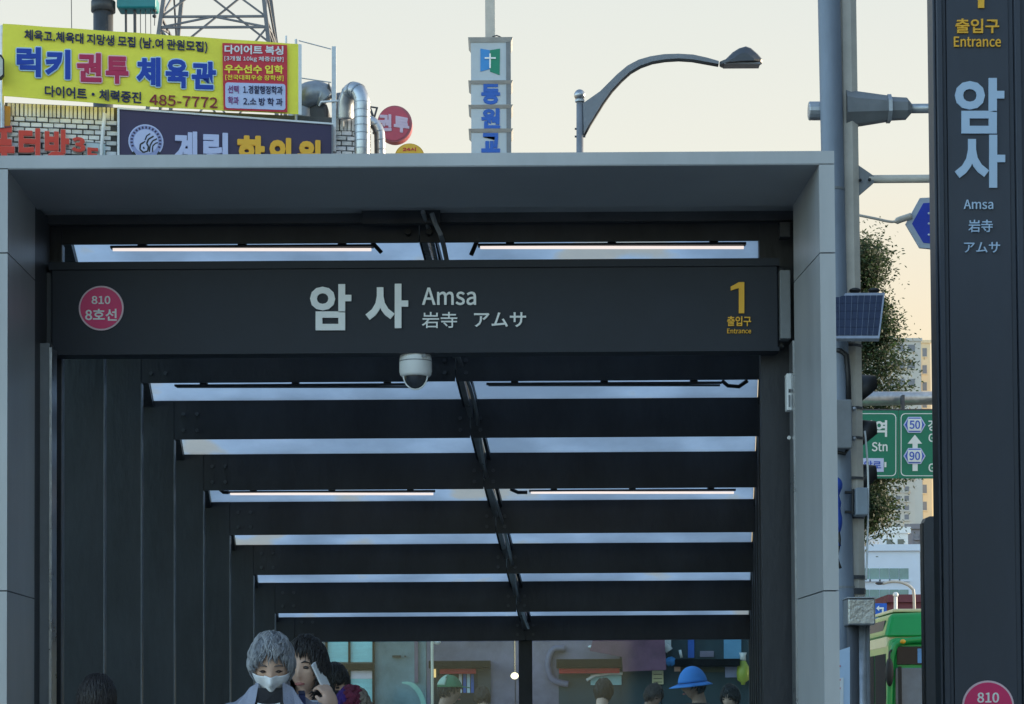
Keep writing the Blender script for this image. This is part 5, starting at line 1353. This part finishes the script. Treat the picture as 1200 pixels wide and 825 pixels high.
# ================================================================== PEOPLE
m_skin = mat('skin', (.64, .42, .31), .5, var=.10, scale=14, bump=.05)
m_skin2 = mat('skin_tanned', (.40, .25, .18), .5, var=.12, scale=14, bump=.05)
m_hairg = mat('grey_hair', (.11, .115, .13), .5, var=.45, scale=22, bump=.3, c2=(.20, .21, .23))
m_hairb = mat('black_hair', (.018, .015, .014), .38, var=.4, scale=30, bump=.3)
m_lip = mat('lips', (.36, .13, .11), .45, bump=0)
m_eye = mat('dark_eye', (.03, .02, .018), .25, bump=0)
def remesh(src, name, m_, parent, vox, smooth=3):
    """src: MB of overlapping closed solids in world space -> one continuous surface"""
    me = bpy.data.meshes.new('tmp'); me.from_pydata([tuple(v) for v in src.v], [], src.f)
    ob = bpy.data.objects.new('tmp', me); _ts.collection.objects.link(ob)
    md = ob.modifiers.new('r', 'REMESH'); md.mode = 'VOXEL'; md.voxel_size = vox; md.use_smooth_shade = True
    if smooth: ms = ob.modifiers.new('s', 'SMOOTH'); ms.factor = .5; ms.iterations = smooth
    with bpy.context.temp_override(scene=_ts, view_layer=_ts.view_layers[0]):
        dg = bpy.context.evaluated_depsgraph_get(); out = bpy.data.meshes.new_from_object(ob.evaluated_get(dg))
    bpy.data.objects.remove(ob); bpy.data.meshes.remove(me)
    off = OFF[parent.name]; out.name = name
    out.transform(Matrix.Translation(-off)); out.materials.clear(); out.materials.append(m_)
    out.polygons.foreach_set('use_smooth', [True] * len(out.polygons))
    o = bpy.data.objects.new(name, out); col.objects.link(o); o.parent = parent; OFF[o.name] = off.copy()
    return o
def head_point(d, s=1.0):                    # unit direction -> surface of a head; face looks along -Y
    x, y, z = d
    p = Vector((x * .074, y * .093, z * .118))
    if z < 0: p.x *= 1 - .34 * (-z) ** 1.5; p.y *= 1 - .22 * (-z)
    if y < 0:
        f = -y
        nose = math.exp(-((x / .13) ** 2)) * math.exp(-(((z + .22) / .22) ** 2)) * f; p.y -= .020 * nose
        tip = math.exp(-((x / .16) ** 2 + ((z + .34) / .10) ** 2)); p.y -= .009 * tip * f
        for ex in (-.38, .38): p.y += .009 * math.exp(-(((x - ex) / .17) ** 2 + ((z - .02) / .12) ** 2)) * f
        brow = math.exp(-(((z - .17) / .09) ** 2)) * math.exp(-((x / .5) ** 2)); p.y -= .004 * brow * f
        chin = math.exp(-(((z + .88) / .16) ** 2 + (x / .3) ** 2)); p.y -= .012 * chin
        lipb = math.exp(-(((z + .60) / .09) ** 2 + (x / .28) ** 2)); p.y -= .006 * lipb
        for ex in (-.62, .62): p += Vector((ex * .006, -.003, 0)) * math.exp(-(((x - ex) / .2) ** 2 + ((z + .2) / .2) ** 2))
    return p * s
def sph(nu, nv):
    for j in range(nv + 1):
        t = math.pi * j / nv
        for i in range(nu):
            a = 2*math.pi*i/nu; yield Vector((math.sin(t)*math.cos(a), math.sin(t)*math.sin(a), math.cos(t)))
class Person:
    def __init__(s, label, x, y, top, yaw=0.0, pitch=0.0, hyaw=0.0, vox=.007, skin=None, group=None, drop=0.0):
        s.t = thing('person', label, 'person', (x, y, 0), group); s.skin = skin or m_skin; s.vox = vox
        s.k = top / (1.72 - drop); s.base = Vector((x, y, 0)); s.R = Matrix.Rotation(yaw, 3, 'Z')
        s.pitch = pitch
        nod = math.sin(pitch) * .09
        s.hc = Vector((0, -.02 - nod, 1.60 - drop))
        s.HR = Matrix.Rotation(hyaw, 3, 'Z') @ Matrix.Rotation(pitch, 3, 'X')
    def w(s, p): return s.base + s.R @ (Vector(p) * s.k)
    def h(s, p): return s.w(s.hc + s.HR @ Vector(p))      # head space -> world
    def hp(s, d, g=1.0, o=0.0):
        d = Vector(d).normalized(); p = head_point(d) * g
        return s.h(p + d * o)
    def tubew(s, b, pts, r, n=12): b.tube([s.w(p) for p in pts], [q * s.k for q in r], n)
    def ellw(s, b, c, r, n=20): b.ell((0, 0, 0), r, None, n, 12, lambda d: s.w(Vector(c) + Vector((d.x*r[0], d.y*r[1], d.z*r[2]))))
    def body(s, arms, legs=None):
        b = MB()
        b.ell((0,0,0), (1,1,1), None, 56, 40, lambda d: s.h(head_point(d)))
        for sx in (-1, 1):
            b.ell((0,0,0), (1,1,1), None, 12, 10, lambda d: s.h(Vector((sx * .076 + d.x*.010, .008 + d.y*.020, -.015 + d.z*.033))))
        hb = s.hc + s.HR @ Vector((0, .025, -.06))
        s.tubew(b, [(0, .035, 1.36), (0, .03, 1.45), tuple(hb)], [.07, .056, .056], 16)
        s.ellw(b, (0, .01, 1.30), (.165, .10, .16)); s.ellw(b, (0, 0, 1.10), (.135, .095, .18)); s.ellw(b, (0, 0, .94), (.165, .11, .14))
        s.arms = arms
        for sx, (sh, el, wr, hand) in zip((-1, 1), arms):
            s.tubew(b, [sh, Vector(sh).lerp(Vector(el), .5), el], [.054, .048, .040]); s.ellw(b, sh, (.060, .058, .058))
            s.tubew(b, [el, Vector(el).lerp(Vector(wr), .4), wr], [.040, .037, .026]); s.ellw(b, el, (.042, .042, .042))
            s.hand(b, Vector(wr), Vector(hand[0]), Vector(hand[1]), hand[2], sx)
        lg = legs or [((-.095, 0, .90), (-.10, -.03, .49), (-.10, .03, .09)), ((.095, 0, .90), (.10, -.05, .49), (.10, -.04, .09))]
        s.legs = lg
        for hip, kn, an in lg:
            s.tubew(b, [hip, kn], [.085, .055]); s.tubew(b, [kn, Vector(kn).lerp(Vector(an), .35), an], [.055, .056, .038])
            f = Vector(an) + Vector((0, -.06, -.05)); s.ellw(b, f, (.045, .12, .035))
        return remesh(b, 'body', s.skin, s.t, s.vox, 2)
    def hand(s, b, wr, d, up, curl, sx):     # d: direction of the hand, up: back-of-hand normal, curl 0..1
        d = d.normalized(); up = (up - d * up.dot(d)).normalized(); side = d.cross(up).normalized()
        palm = wr + d * .045
        b.ell((0,0,0), (1,1,1), None, 16, 10, lambda q: s.w(palm + d * q.x * .052 + side * q.y * .042 + up * q.z * .017))
        for i, (o, L_) in enumerate(((-.030, .066), (-.010, .076), (.010, .072), (.029, .058))):
            p0 = wr + d * .082 + side * o; a1, a2 = .5 * curl, 1.5 * curl
            p1 = p0 + (d * math.cos(a1) - up * math.sin(a1)) * L_ * .5
            p2 = p1 + (d * math.cos(a2) - up * math.sin(a2)) * L_ * .32
            p3 = p2 + (d * math.cos(a2 * 1.4) - up * math.sin(a2 * 1.4)) * L_ * .25
            s.tubew(b, [p0, p1, p2, p3], [.0098, .009, .0082, .007], 8)
        p0 = wr + d * .025 + side * (-.034 * sx)
        s.tubew(b, [p0, p0 + d * .03 - side * .018 * sx - up * .012, p0 + d * .058 - side * .016 * sx - up * .028], [.013, .011, .008], 8)
    def garment(s, name, m_, zt, hem, w_, neck=.075, sleeve=True, sr=1.0, vox=None, sleeve_end=1.0):
        b = MB()
        prof = [(hem, w_ * 1.03, .135), (hem + .15, w_ * .98, .13), (1.10, w_ * .93, .125), (1.25, w_ * 1.0, .13), (1.34, w_ * 1.02, .125), (1.40, w_ * .92, .112), (1.435, w_ * .70, .100), (zt, neck * 1.35, .084)]
        n = 36; v = []
        for z, a, d in prof:
            for i in range(n):
                t = 2*math.pi*i/n; c_, s_ = math.cos(t), math.sin(t)
                e = 2 / 2.5
                v.append(s.w((abs(c_) ** e * math.copysign(a, c_), .012 + abs(s_) ** e * math.copysign(d, s_), z)))
        f = [tuple(range(n))[::-1], tuple(range((len(prof)-1)*n, len(prof)*n))]
        for j in range(len(prof) - 1):
            for i in range(n): f.append((j*n+i, j*n+(i+1) % n, (j+1)*n+(i+1) % n, (j+1)*n+i))
        b.add(v, f)
        for sx, (sh, el, wr, hd) in zip((-1, 1), s.arms):
            sh, el, wr = Vector(sh), Vector(el), Vector(wr)
            sh2 = sh + Vector((0, 0, -.004))
            e_ = el.lerp(wr, sleeve_end) if sleeve else sh.lerp(el, .6)
            s.ellw(b, sh2, (.066 * sr, .075 * sr, .062 * sr))
            if sleeve:
                s.tubew(b, [sh2, sh.lerp(el, .5), el], [.076 * sr, .070 * sr, .062 * sr], 14); s.ellw(b, el, (.062 * sr,) * 3)
                s.tubew(b, [el, el.lerp(e_, .5), e_], [.062 * sr, .056 * sr, .050 * sr], 14)
            else: s.tubew(b, [sh2, e_], [.076 * sr, .072 * sr], 14)
        return remesh(b, name, m_, s.t, vox or s.vox, 4)
    def trousers(s, m_):
        b = MB(); s.ellw(b, (0, 0, .95), (.178, .125, .13))
        for hip, kn, an in s.legs:
            s.tubew(b, [Vector(hip) + Vector((0, 0, .03)), hip, kn, Vector(an) + Vector((0, 0, .0))], [.09, .098, .075, .065], 14)
        remesh(b, 'trousers', m_, s.t, max(s.vox, .011), 3)
        for hip, kn, an in s.legs:
            b = MB(); b.ell((0,0,0), (1,1,1), None, 16, 10, lambda d: s.w(Vector(an) + Vector((d.x * .052, -.065 + d.y * .14, -.045 + d.z * .045)))); b.build('shoe', M['black'], s.t, True)
    def face(s, closed=False, mouth=True, brow=None):
        for sx in (-1, 1):
            b = MB(); c = Vector((sx * .031, -.0815, .001))
            b.ell((0,0,0), (1,1,1), None, 14, 8, lambda d: s.h(c + Vector((d.x * .0145, d.y * .006, d.z * (.0035 if closed else .0065) - abs(d.x) * .002))))
            b.build('eye', m_eye, s.t, True)
            b = MB(); b.tube([s.h((sx * .014, -.0895, .021)), s.h((sx * .030, -.0905, .027)), s.h((sx * .048, -.081, .021))], [.0022, .0036, .0016], 6); b.build('eyebrow', brow or m_hairb, s.t, True)
            b = MB(); b.tube([s.h((sx * .017, -.0865, -.001 if closed else .0075)), s.h((sx * .032, -.0885, -.0045 if closed else .0105)), s.h((sx * .048, -.078, .000 if closed else .004))], [.0014, .002, .0012], 6); b.build('eyelid', m_eye if closed else s.skin, s.t, True)
        if mouth:
            b = MB(); b.ell((0,0,0), (1,1,1), None, 14, 8, lambda d: s.h(Vector((d.x * .024, -.0895 + d.y * .008 + abs(d.x) ** 2 * .010, -.070 + d.z * .0075)))); b.build('lips', m_lip, s.t, True)
    def hair(s, m_, locks, length, thick, wave=.006, front=.42, grow=1.08, low=-.25, seed=1, down=0.0, sidez=-.1, lr=.0075, m2=None, swirl=.7):
        rnd = random.Random(seed)
        def inside(d):                       # scalp region
            if d.y < 0: lim = front - .9 * max(0, abs(d.x) - .45)
            else: lim = low
            if abs(d.x) > .75 and d.y < .35: lim = min(lim, sidez) if d.y > -.42 else lim
            return d.z > lim
        b = MB(); nu, nv = 48, 30
        dirs = list(sph(nu, nv)); idx = {}
        for i, d in enumerate(dirs):
            nn = noise.noise(d * 6 + Vector((seed, 0, 0))) * thick * .45
            o = thick + nn if inside(d) else -.012
            b.v.append(s.h(head_point(d) * 1.0 + d * o))
        for j in range(nv):
            for i in range(nu):
                q = (j*nu + i, (j+1)*nu + i, (j+1)*nu + (i+1) % nu, j*nu + (i+1) % nu); b.f.append(q)
        sets = [b, MB()]
        nl = 0
        while nl < locks:
            d = Vector((rnd.gauss(0, 1), rnd.gauss(0, 1), rnd.gauss(0, 1))).normalized()
            if not inside(d): continue
            nl += 1
            crown = Vector((.12, .45, .88)).normalized()
            tang = (d - crown); tang = (tang - d * tang.dot(d))
            if tang.length < .05: tang = Vector((rnd.uniform(-1, 1), rnd.uniform(-1, 1), 0))
            tang.normalize(); sidev = d.cross(tang)
            sw_ = noise.noise(d * 3.2 + Vector((seed * 1.7, 2, 0))) * swirl + rnd.uniform(-.18, .18)
            tang = (tang * math.cos(sw_) + sidev * math.sin(sw_)).normalized(); sidev = d.cross(tang)
            clump = noise.noise(d * 5.0 + Vector((0, seed * 2.1, 1)))
            pts = []; ph = clump * 9 + rnd.uniform(-.5, .5); wv = wave * rnd.uniform(.6, 1.4)
            o = thick * (1.0 + .35 * clump) * rnd.uniform(.85, 1.18)
            n = 7; LL = length * 9 * rnd.uniform(.75, 1.15)
            for i in range(n):
                u = i / (n - 1)
                q = (d + tang * u * LL).normalized()
                pt = head_point(q) + q * (o + .004 * math.sin(math.pi * u) - .007 * u * u) + sidev * wv * math.sin(ph + u * 4.5)
                if down: pt.z -= down * u * max(0, .4 - q.z)
                pts.append(s.h(pt))
            sets[1 if (m2 and clump + rnd.uniform(-.25, .25) > .05) else 0].tube(pts, [lr * .5, lr, lr, lr, lr * .8, lr * .55, lr * .2], 4)
        if m2: sets[1].build('hair_strands', m2, s.t, True)
        return b.build('hair', m_, s.t, True)

def patch(s, reg, off, name, m_, nu=60, nv=44, thick=.002, fold=0):
    """sheet lying on the head over a region of directions, with real thickness"""
    b = MB(); dirs = list(sph(nu, nv)); keep = [reg(d) for d in dirs]; mp_ = {}
    for i, d in enumerate(dirs):
        if keep[i]:
            o = off
            if fold: o += .014 * math.exp(-((d.x / .22) ** 2)) * math.exp(-(((d.z + .55) / .42) ** 2)) + .004
            mp_[i] = len(b.v); b.v.append(s.h(head_point(d) + d * o))
    for j in range(nv):
        for i in range(nu):
            q = (j*nu + i, (j+1)*nu + i, (j+1)*nu + (i+1) % nu, j*nu + (i+1) % nu)
            if all(k in mp_ for k in q): b.f.append(tuple(mp_[k] for k in q))
    o = b.build(name, m_, s.t, True); md = o.modifiers.new('t', 'SOLIDIFY'); md.thickness = thick
    return o
DOWN = [((-.185, .01, 1.37), (-.235, .03, 1.10), (-.235, -.06, .87), ((0, -.1, -1), (-1, 0, 0), .5)),
        ((.185, .01, 1.37), (.235, .03, 1.10), (.235, -.06, .87), ((0, -.1, -1), (1, 0, 0), .5))]

# 1. grey haired man with the mask
Y1 = 8.42; p = P(319, 738, Y1)
m = Person('grey-haired person looking down in a white face mask and open blue-grey collared coat', P(320, 825, Y1).x, Y1, p.z - .019, 0, R(21), R(4), .0065, drop=.03)
NARROW = [tuple([(a[0] * .88, a[1], a[2] - .012) for a in q[:3]] + [q[3]]) for q in DOWN]
m.body(NARROW); m.face(closed=True, mouth=False, brow=mat('grey_brow', (.16, .13, .12), .6, bump=0))
m.hair(m_hairg, 2600, .050, .016, wave=.006, front=.60, low=-.30, seed=3, sidez=.10, lr=.0024, m2=mat('light_grey_hair', (.29, .295, .31), .5, var=.3, scale=30, bump=.2), swirl=1.3)
patch(m, lambda d: d.y < -.05 and -.96 < d.z < -.10 - .04 * abs(d.x) and abs(d.x) < .93, .004, 'face_mask', mat('white_mask', (.82, .83, .84), .7, var=.04, scale=20, bump=.2), 90, 110, fold=1)
for sx in (-1, 1):
    b = MB(); b.tube([m.hp((sx * .86, -.42, -.22), 1, .006), m.hp((sx * .97, -.1, -.05), 1, .007), m.hp((sx * .95, .1, .02), 1, .01)], .0014, 5); b.build('mask_strap', M['white'], m.t)
m_coat = mat('blue_grey_wool', srgb(124, 128, 144), .95, var=.18, scale=9, bump=.5)
m_coat2 = mat('blue_grey_wool_light', srgb(146, 150, 166), .95, var=.16, scale=12, bump=.5)
m.garment('coat', m_coat, 1.452, .60, .195, neck=.085, sr=1.08)
m_in = mat('black_knit', (.02, .02, .024), .85, bump=.4)
b = MB(); m.tubew(b, [(0, .03, 1.36), (0, .025, 1.44), (0, .018, 1.475)], [.078, .074, .070], 20); b.build('roll_neck', m_in, m.t, True)
def cloth_poly(pn, pts, m_, name, th=.006, par=None):
    b = MB(); fr = [pn.w(q) for q in pts]; b.slab(fr, pn.R @ Vector((0, th, 0))); o = b.build(name, m_, par or pn.t)
    md = o.modifiers.new('bv', 'BEVEL'); md.width = .002; md.segments = 2; return o
cloth_poly(m, [(-.050, -.100, 1.475), (.050, -.100, 1.475), (.058, -.135, 1.40), (.035, -.140, 1.25), (-.035, -.140, 1.25), (-.058, -.135, 1.40)], m_in, 'shirt_front', .02)
cloth_poly(m, [(-.045, -.158, 1.416), (-.025, -.163, 1.411), (.0, -.165, 1.409), (.025, -.163, 1.411), (.045, -.158, 1.416), (.045, -.158, 1.404), (.0, -.165, 1.397), (-.045, -.158, 1.404)], M['white'], 'undershirt_edge', .005)
for sx in (-1, 1):
    cloth_poly(m, [(sx * .046, -.085, 1.500), (sx * .085, -.070, 1.478), (sx * .150, -.118, 1.385), (sx * .112, -.146, 1.350), (sx * .075, -.150, 1.352), (sx * .055, -.140, 1.42)], m_coat2, 'collar', .010)
    cloth_poly(m, [(sx * .060, -.146, 1.372), (sx * .100, -.149, 1.346), (sx * .118, -.150, 1.300), (sx * .045, -.152, 1.12), (sx * .040, -.150, 1.25)], m_coat2, 'lapel', .008)
b = MB(); b.tube([m.w(q) for q in ((.052, -.02, 1.492), (.0, .085, 1.505), (-.052, -.02, 1.492))], .02, 10); b.build('collar_band', m_coat2, m.t, True)
m_strap = mat('navy_strap', srgb(24, 30, 66), .7)
b = MB(); pts = [m.w(q) for q in ((.108, .05, 1.462), (.122, -.06, 1.448), (.130, -.128, 1.38), (.132, -.156, 1.28), (.134, -.158, 1.05))]
for i in range(len(pts) - 1): b.slab([pts[i] + Vector((-.012, 0, 0)), pts[i] + Vector((.012, 0, 0)), pts[i+1] + Vector((.012, 0, 0)), pts[i+1] + Vector((-.012, 0, 0))], (0, .006, .004))
b.build('bag_strap', m_strap, m.t)
m.trousers(mat('dark_trousers', (.03, .032, .04), .8))

# 2. woman on the phone
Y2 = 9.0; p = P(363, 743, Y2)
px2 = P(359, 825, Y2).x
ARM2 = [DOWN[0], ((.175, .01, 1.37), (.245, -.08, 1.16), (.112, -.130, 1.415), ((-.34, .06, .94), (.70, -.70, .1), 1.05))]
m = Person('dark-haired person in a white top holding a phone to the ear, behind the masked person', px2, Y2, p.z - .022, R(8), R(4), R(-26), .0065)
m.body(ARM2); m.face(closed=False, mouth=True)
m.hair(m_hairb, 2200, .060, .018, wave=.002, m2=MATS['dark_brown_hair'] if 'dark_brown_hair' in MATS else None, front=.70, low=-.62, seed=8, sidez=-.66, lr=.0030, down=.02)
m_wt = mat('white_blouse', srgb(206, 216, 230), .8, var=.08, scale=6, bump=.3)
m.garment('blouse', m_wt, 1.455, .80, .20, sr=1.05, sleeve_end=.85)
b = MB(); pts = [m.w(q) for q in ((.075, .03, 1.468), (.09, -.07, 1.44), (.105, -.132, 1.36), (.12, -.14, 1.2))]
for i in range(3): b.slab([pts[i] + Vector((-.011, -.006, 0)), pts[i] + Vector((.011, -.006, 0)), pts[i+1] + Vector((.011, -.006, 0)), pts[i+1] + Vector((-.011, -.006, 0))], (0, .006, .004))
b.build('bag_strap', m_strap, m.t); m.trousers(mat('grey_trousers', (.08, .08, .09), .8))
ph = thing('phone', 'pale slim phone held at the ear of the dark-haired person', 'phone', tuple(m.h((.088, -.03, -.03))))
b = MB(); c = m.h((.084, -.045, -.035)); rot = m.R @ m.HR @ Matrix.Rotation(R(24), 3, 'X') @ Matrix.Rotation(R(-14), 3, 'Y')
b.cbox(c, (.009, .062, .125), rot); o = b.build('case', mat('pale_phone', (.80, .82, .84), .3, .0), ph); md = o.modifiers.new('b', 'BEVEL'); md.width = .003; md.segments = 2
b = MB(); b.cbox(c + rot @ Vector((.0052, .012, .045)), (.002, .024, .024), rot); b.build('camera_patch', M['black'], ph)

# 3. dark hair at the lower left
Y3 = 8.7; p = P(115, 789, Y3)
m = Person('person with smooth dark hair, only the top of the head showing at the lower left', P(113, 825, Y3).x, Y3, p.z - .008, R(12), R(20), R(10), .009)
m.body(DOWN); m.face(closed=True, mouth=True)
m.hair(mat('dark_brown_hair', (.020, .016, .016), .42, var=.5, scale=30, bump=.3), 3000, .075, .012, wave=.0006, front=.40, low=-.8, seed=5, sidez=-.85, lr=.0022, down=.05, swirl=.15)
m.garment('jacket', mat('dark_jacket', (.03, .035, .045), .8), 1.455, .70, .20, sr=1.08, vox=.012); m.trousers(MATS['dark_trousers'])

# 4. person with dark face covering between the phone and the end windows
Y4 = 11.5
def simple(label, px, pytop, Y, yaw, pitch, hyaw, top_m, hair_m=None, vox=.012, skin=None, arms=None, w_=.20, hl=200, hthick=.016, group=None, **hk):
    p = P(px, pytop, Y)
    m = Person(label, P(px, 825, Y).x, Y, p.z + .01, yaw, pitch, hyaw, vox, skin, group)
    m.body(arms or DOWN); m.face()
    if hair_m: m.hair(hair_m, hl * 4, .050, hthick * .8, lr=.0034, wave=.002, seed=int(px), **hk)
    m.garment('top', top_m, 1.45, .75, w_, vox=.014); m.trousers(MATS['dark_trousers'])
    return m
# steps are below the street here, so this one stands on the fourth step
m = simple('partly hidden person in a dark face mask between the phone and the left end window', 388, 781, 11.2, R(20), R(8), R(25), mat('black_coat', (.025, .025, .03), .8), m_hairb, front=.42, low=-.4)
patch(m, lambda d: d.y < .0 and -.95 < d.z < -.10 and abs(d.x) < .95, .005, 'face_mask', M['black'], 40, 30, fold=1)
# 5. knit hat / purple and maroon at the bottom
Y5 = 9.8
m = simple('person in a fuzzy purple and maroon knit hat cropped by the bottom edge', 414, 812, Y5, 0, R(10), 0, mat('purple_coat', srgb(70, 44, 104), .9, bump=.5), None, hl=10)
m_kp = mat('purple_wool', srgb(66, 40, 118), .95, var=.3, scale=20, bump=.8); m_km = mat('maroon_wool', srgb(112, 44, 66), .95, var=.3, scale=20, bump=.8)
m_kb = mat('beige_wool', srgb(140, 130, 116), .95, var=.3, scale=20, bump=.8)
rnd = random.Random(4)
for nm_, mm, xr in (('knit_hat', m_kp, (-1.1, -.38)), ('hat_panel', m_km, (-.38, .42)), ('hat_side', m_kb, (.42, 1.1))):
    b = MB()
    n = 0
    while n < 170:
        d = Vector((rnd.gauss(0, 1), rnd.gauss(0, 1), rnd.gauss(0, 1))).normalized()
        if d.z < .0 or not (xr[0] <= d.x < xr[1]): continue
        n += 1; c = m.hp(d, 1.04, .012 + rnd.uniform(0, .010)); b.ell(c, (.013, .013, .012), nu=8, nv=5)
    b.build(nm_, mm, m.t, True)

# 6. green cap person in profile behind the end glass
m = simple('person in a green baseball cap and white shirt walking right behind the end glass', 524, 795, 18.5, R(78), R(2), 0, M['white'], m_hairb, skin=m_skin2, front=.5, low=-.3, hl=120)
m_cap = mat('green_cap', srgb(64, 128, 92), .8, var=.12, scale=8); m_cap2 = mat('pale_cap_panel', srgb(170, 196, 176), .8)
patch(m, lambda d: d.z > .22, .022, 'cap_crown', m_cap, 36, 26, .004)
patch(m, lambda d: d.z > .24 and d.y > .1, .028, 'cap_panel', m_cap2, 36, 26, .003)
b = MB(); b.slab([m.h((-.07, -.095, .040)), m.h((-.045, -.165, .030)), m.h((0, -.185, .026)), m.h((.045, -.165, .030)), m.h((.07, -.095, .040))], m.R @ Vector((0, 0, .007))); b.build('cap_brim', m_cap, m.t)

# 7. blue bucket hat person
m = simple('person in a bright blue sun hat facing left behind the right end glass', 816, 786, 17.5, R(-70), R(6), 0, mat('dark_brown_coat', (.05, .035, .03), .8), m_hairb, skin=m_skin2, front=.45, low=-.5, hl=120)
m_hat = mat('blue_hat', srgb(74, 140, 214), .8, var=.08, scale=8, bump=.3)
patch(m, lambda d: d.z > .10, .030, 'hat_crown', m_hat, 36, 26, .004)
b = MB(); n = 36
for i in range(n):
    a = 2*math.pi*i/n; d = Vector((math.cos(a), math.sin(a), .10)).normalized()
    p0 = head_point(d) + d * .028; ext = .045 + (.035 if math.sin(a) < -.3 else 0)
    b.v += [m.h(p0), m.h(p0 + Vector((math.cos(a) * ext, math.sin(a) * ext, -.026)))]
for i in range(n): j = (i+1) % n; b.f.append((2*i, 2*j, 2*j+1, 2*i+1))
o = b.build('hat_brim', m_hat, m.t, True); md = o.modifiers.new('t', 'SOLIDIFY'); md.thickness = .004

# 8. dark figures
m = simple('person in a dark navy jacket with dark hair in front of the right shop doorway', 706, 797, 20.0, R(160), R(12), 0, mat('navy_jacket', srgb(34, 46, 66), .8, var=.3), m_hairb, low=-.6, hl=150)
m = simple('stooping person in grey-green clothes between the navy jacket and the blue hat', 762, 803, 21.0, R(40), R(18), 0, mat('grey_green_coat', srgb(70, 84, 84), .9, var=.35, scale=5), mat('brown_hair', (.06, .04, .03), .5, var=.4, scale=20), skin=m_skin2, hl=150)
m = simple('person with dark hair and pale collar at the right end of the end glass', 858, 804, 19.0, R(-30), R(12), 0, mat('black_coat2', (.03, .04, .045), .8), m_hairb, hl=150)
m = simple('person in dark grey clothes just right of the green cap, further away', 566, 806, 23.0, R(200), R(4), 0, mat('taupe_coat', srgb(88, 80, 76), .9, var=.2), MATS['brown_hair'], hl=150)

# vague pale green reflection, modelled as a curved strip
t = thing('mint_reflection', 'vague mint reflection modelled as a curved strip beside the green cap person', 'mint_reflection', tuple(P(480, 850, 18)))
pts = [P(471, 800, 18), P(480, 801, 18), P(488, 807, 18), P(494, 817, 18), P(497, 830, 18), P(498, 850, 18)]
b = MB(); q_ = bendpath(pts, 4)
for i in range(len(q_) - 1):
    d0 = (q_[i+1] - q_[i]).normalized(); n1 = Vector((-d0.z, 0, d0.x)) * .028
    w0 = min(1, .25 + i * .12); w1 = min(1, .25 + (i+1) * .12)
    b.slab([q_[i] - n1 * w0 * .7, q_[i+1] - n1 * w1 * .7, q_[i+1] + n1 * w1 * .7, q_[i] + n1 * w0 * .7], (0, .05, .0))
b.build('reflection_strip', mat('mint_reflection_tone', srgb(166, 214, 196), .7), t)
b = MB(); b.tube([P(485, 830, 18) + Vector((0, .15, 0)), P(485, 1000, 18) + Vector((0, .15, 0))], .010, 6); b.build('shaft', M['darkgrey'], t)

set_type()
bpy.data.scenes.remove(_ts)
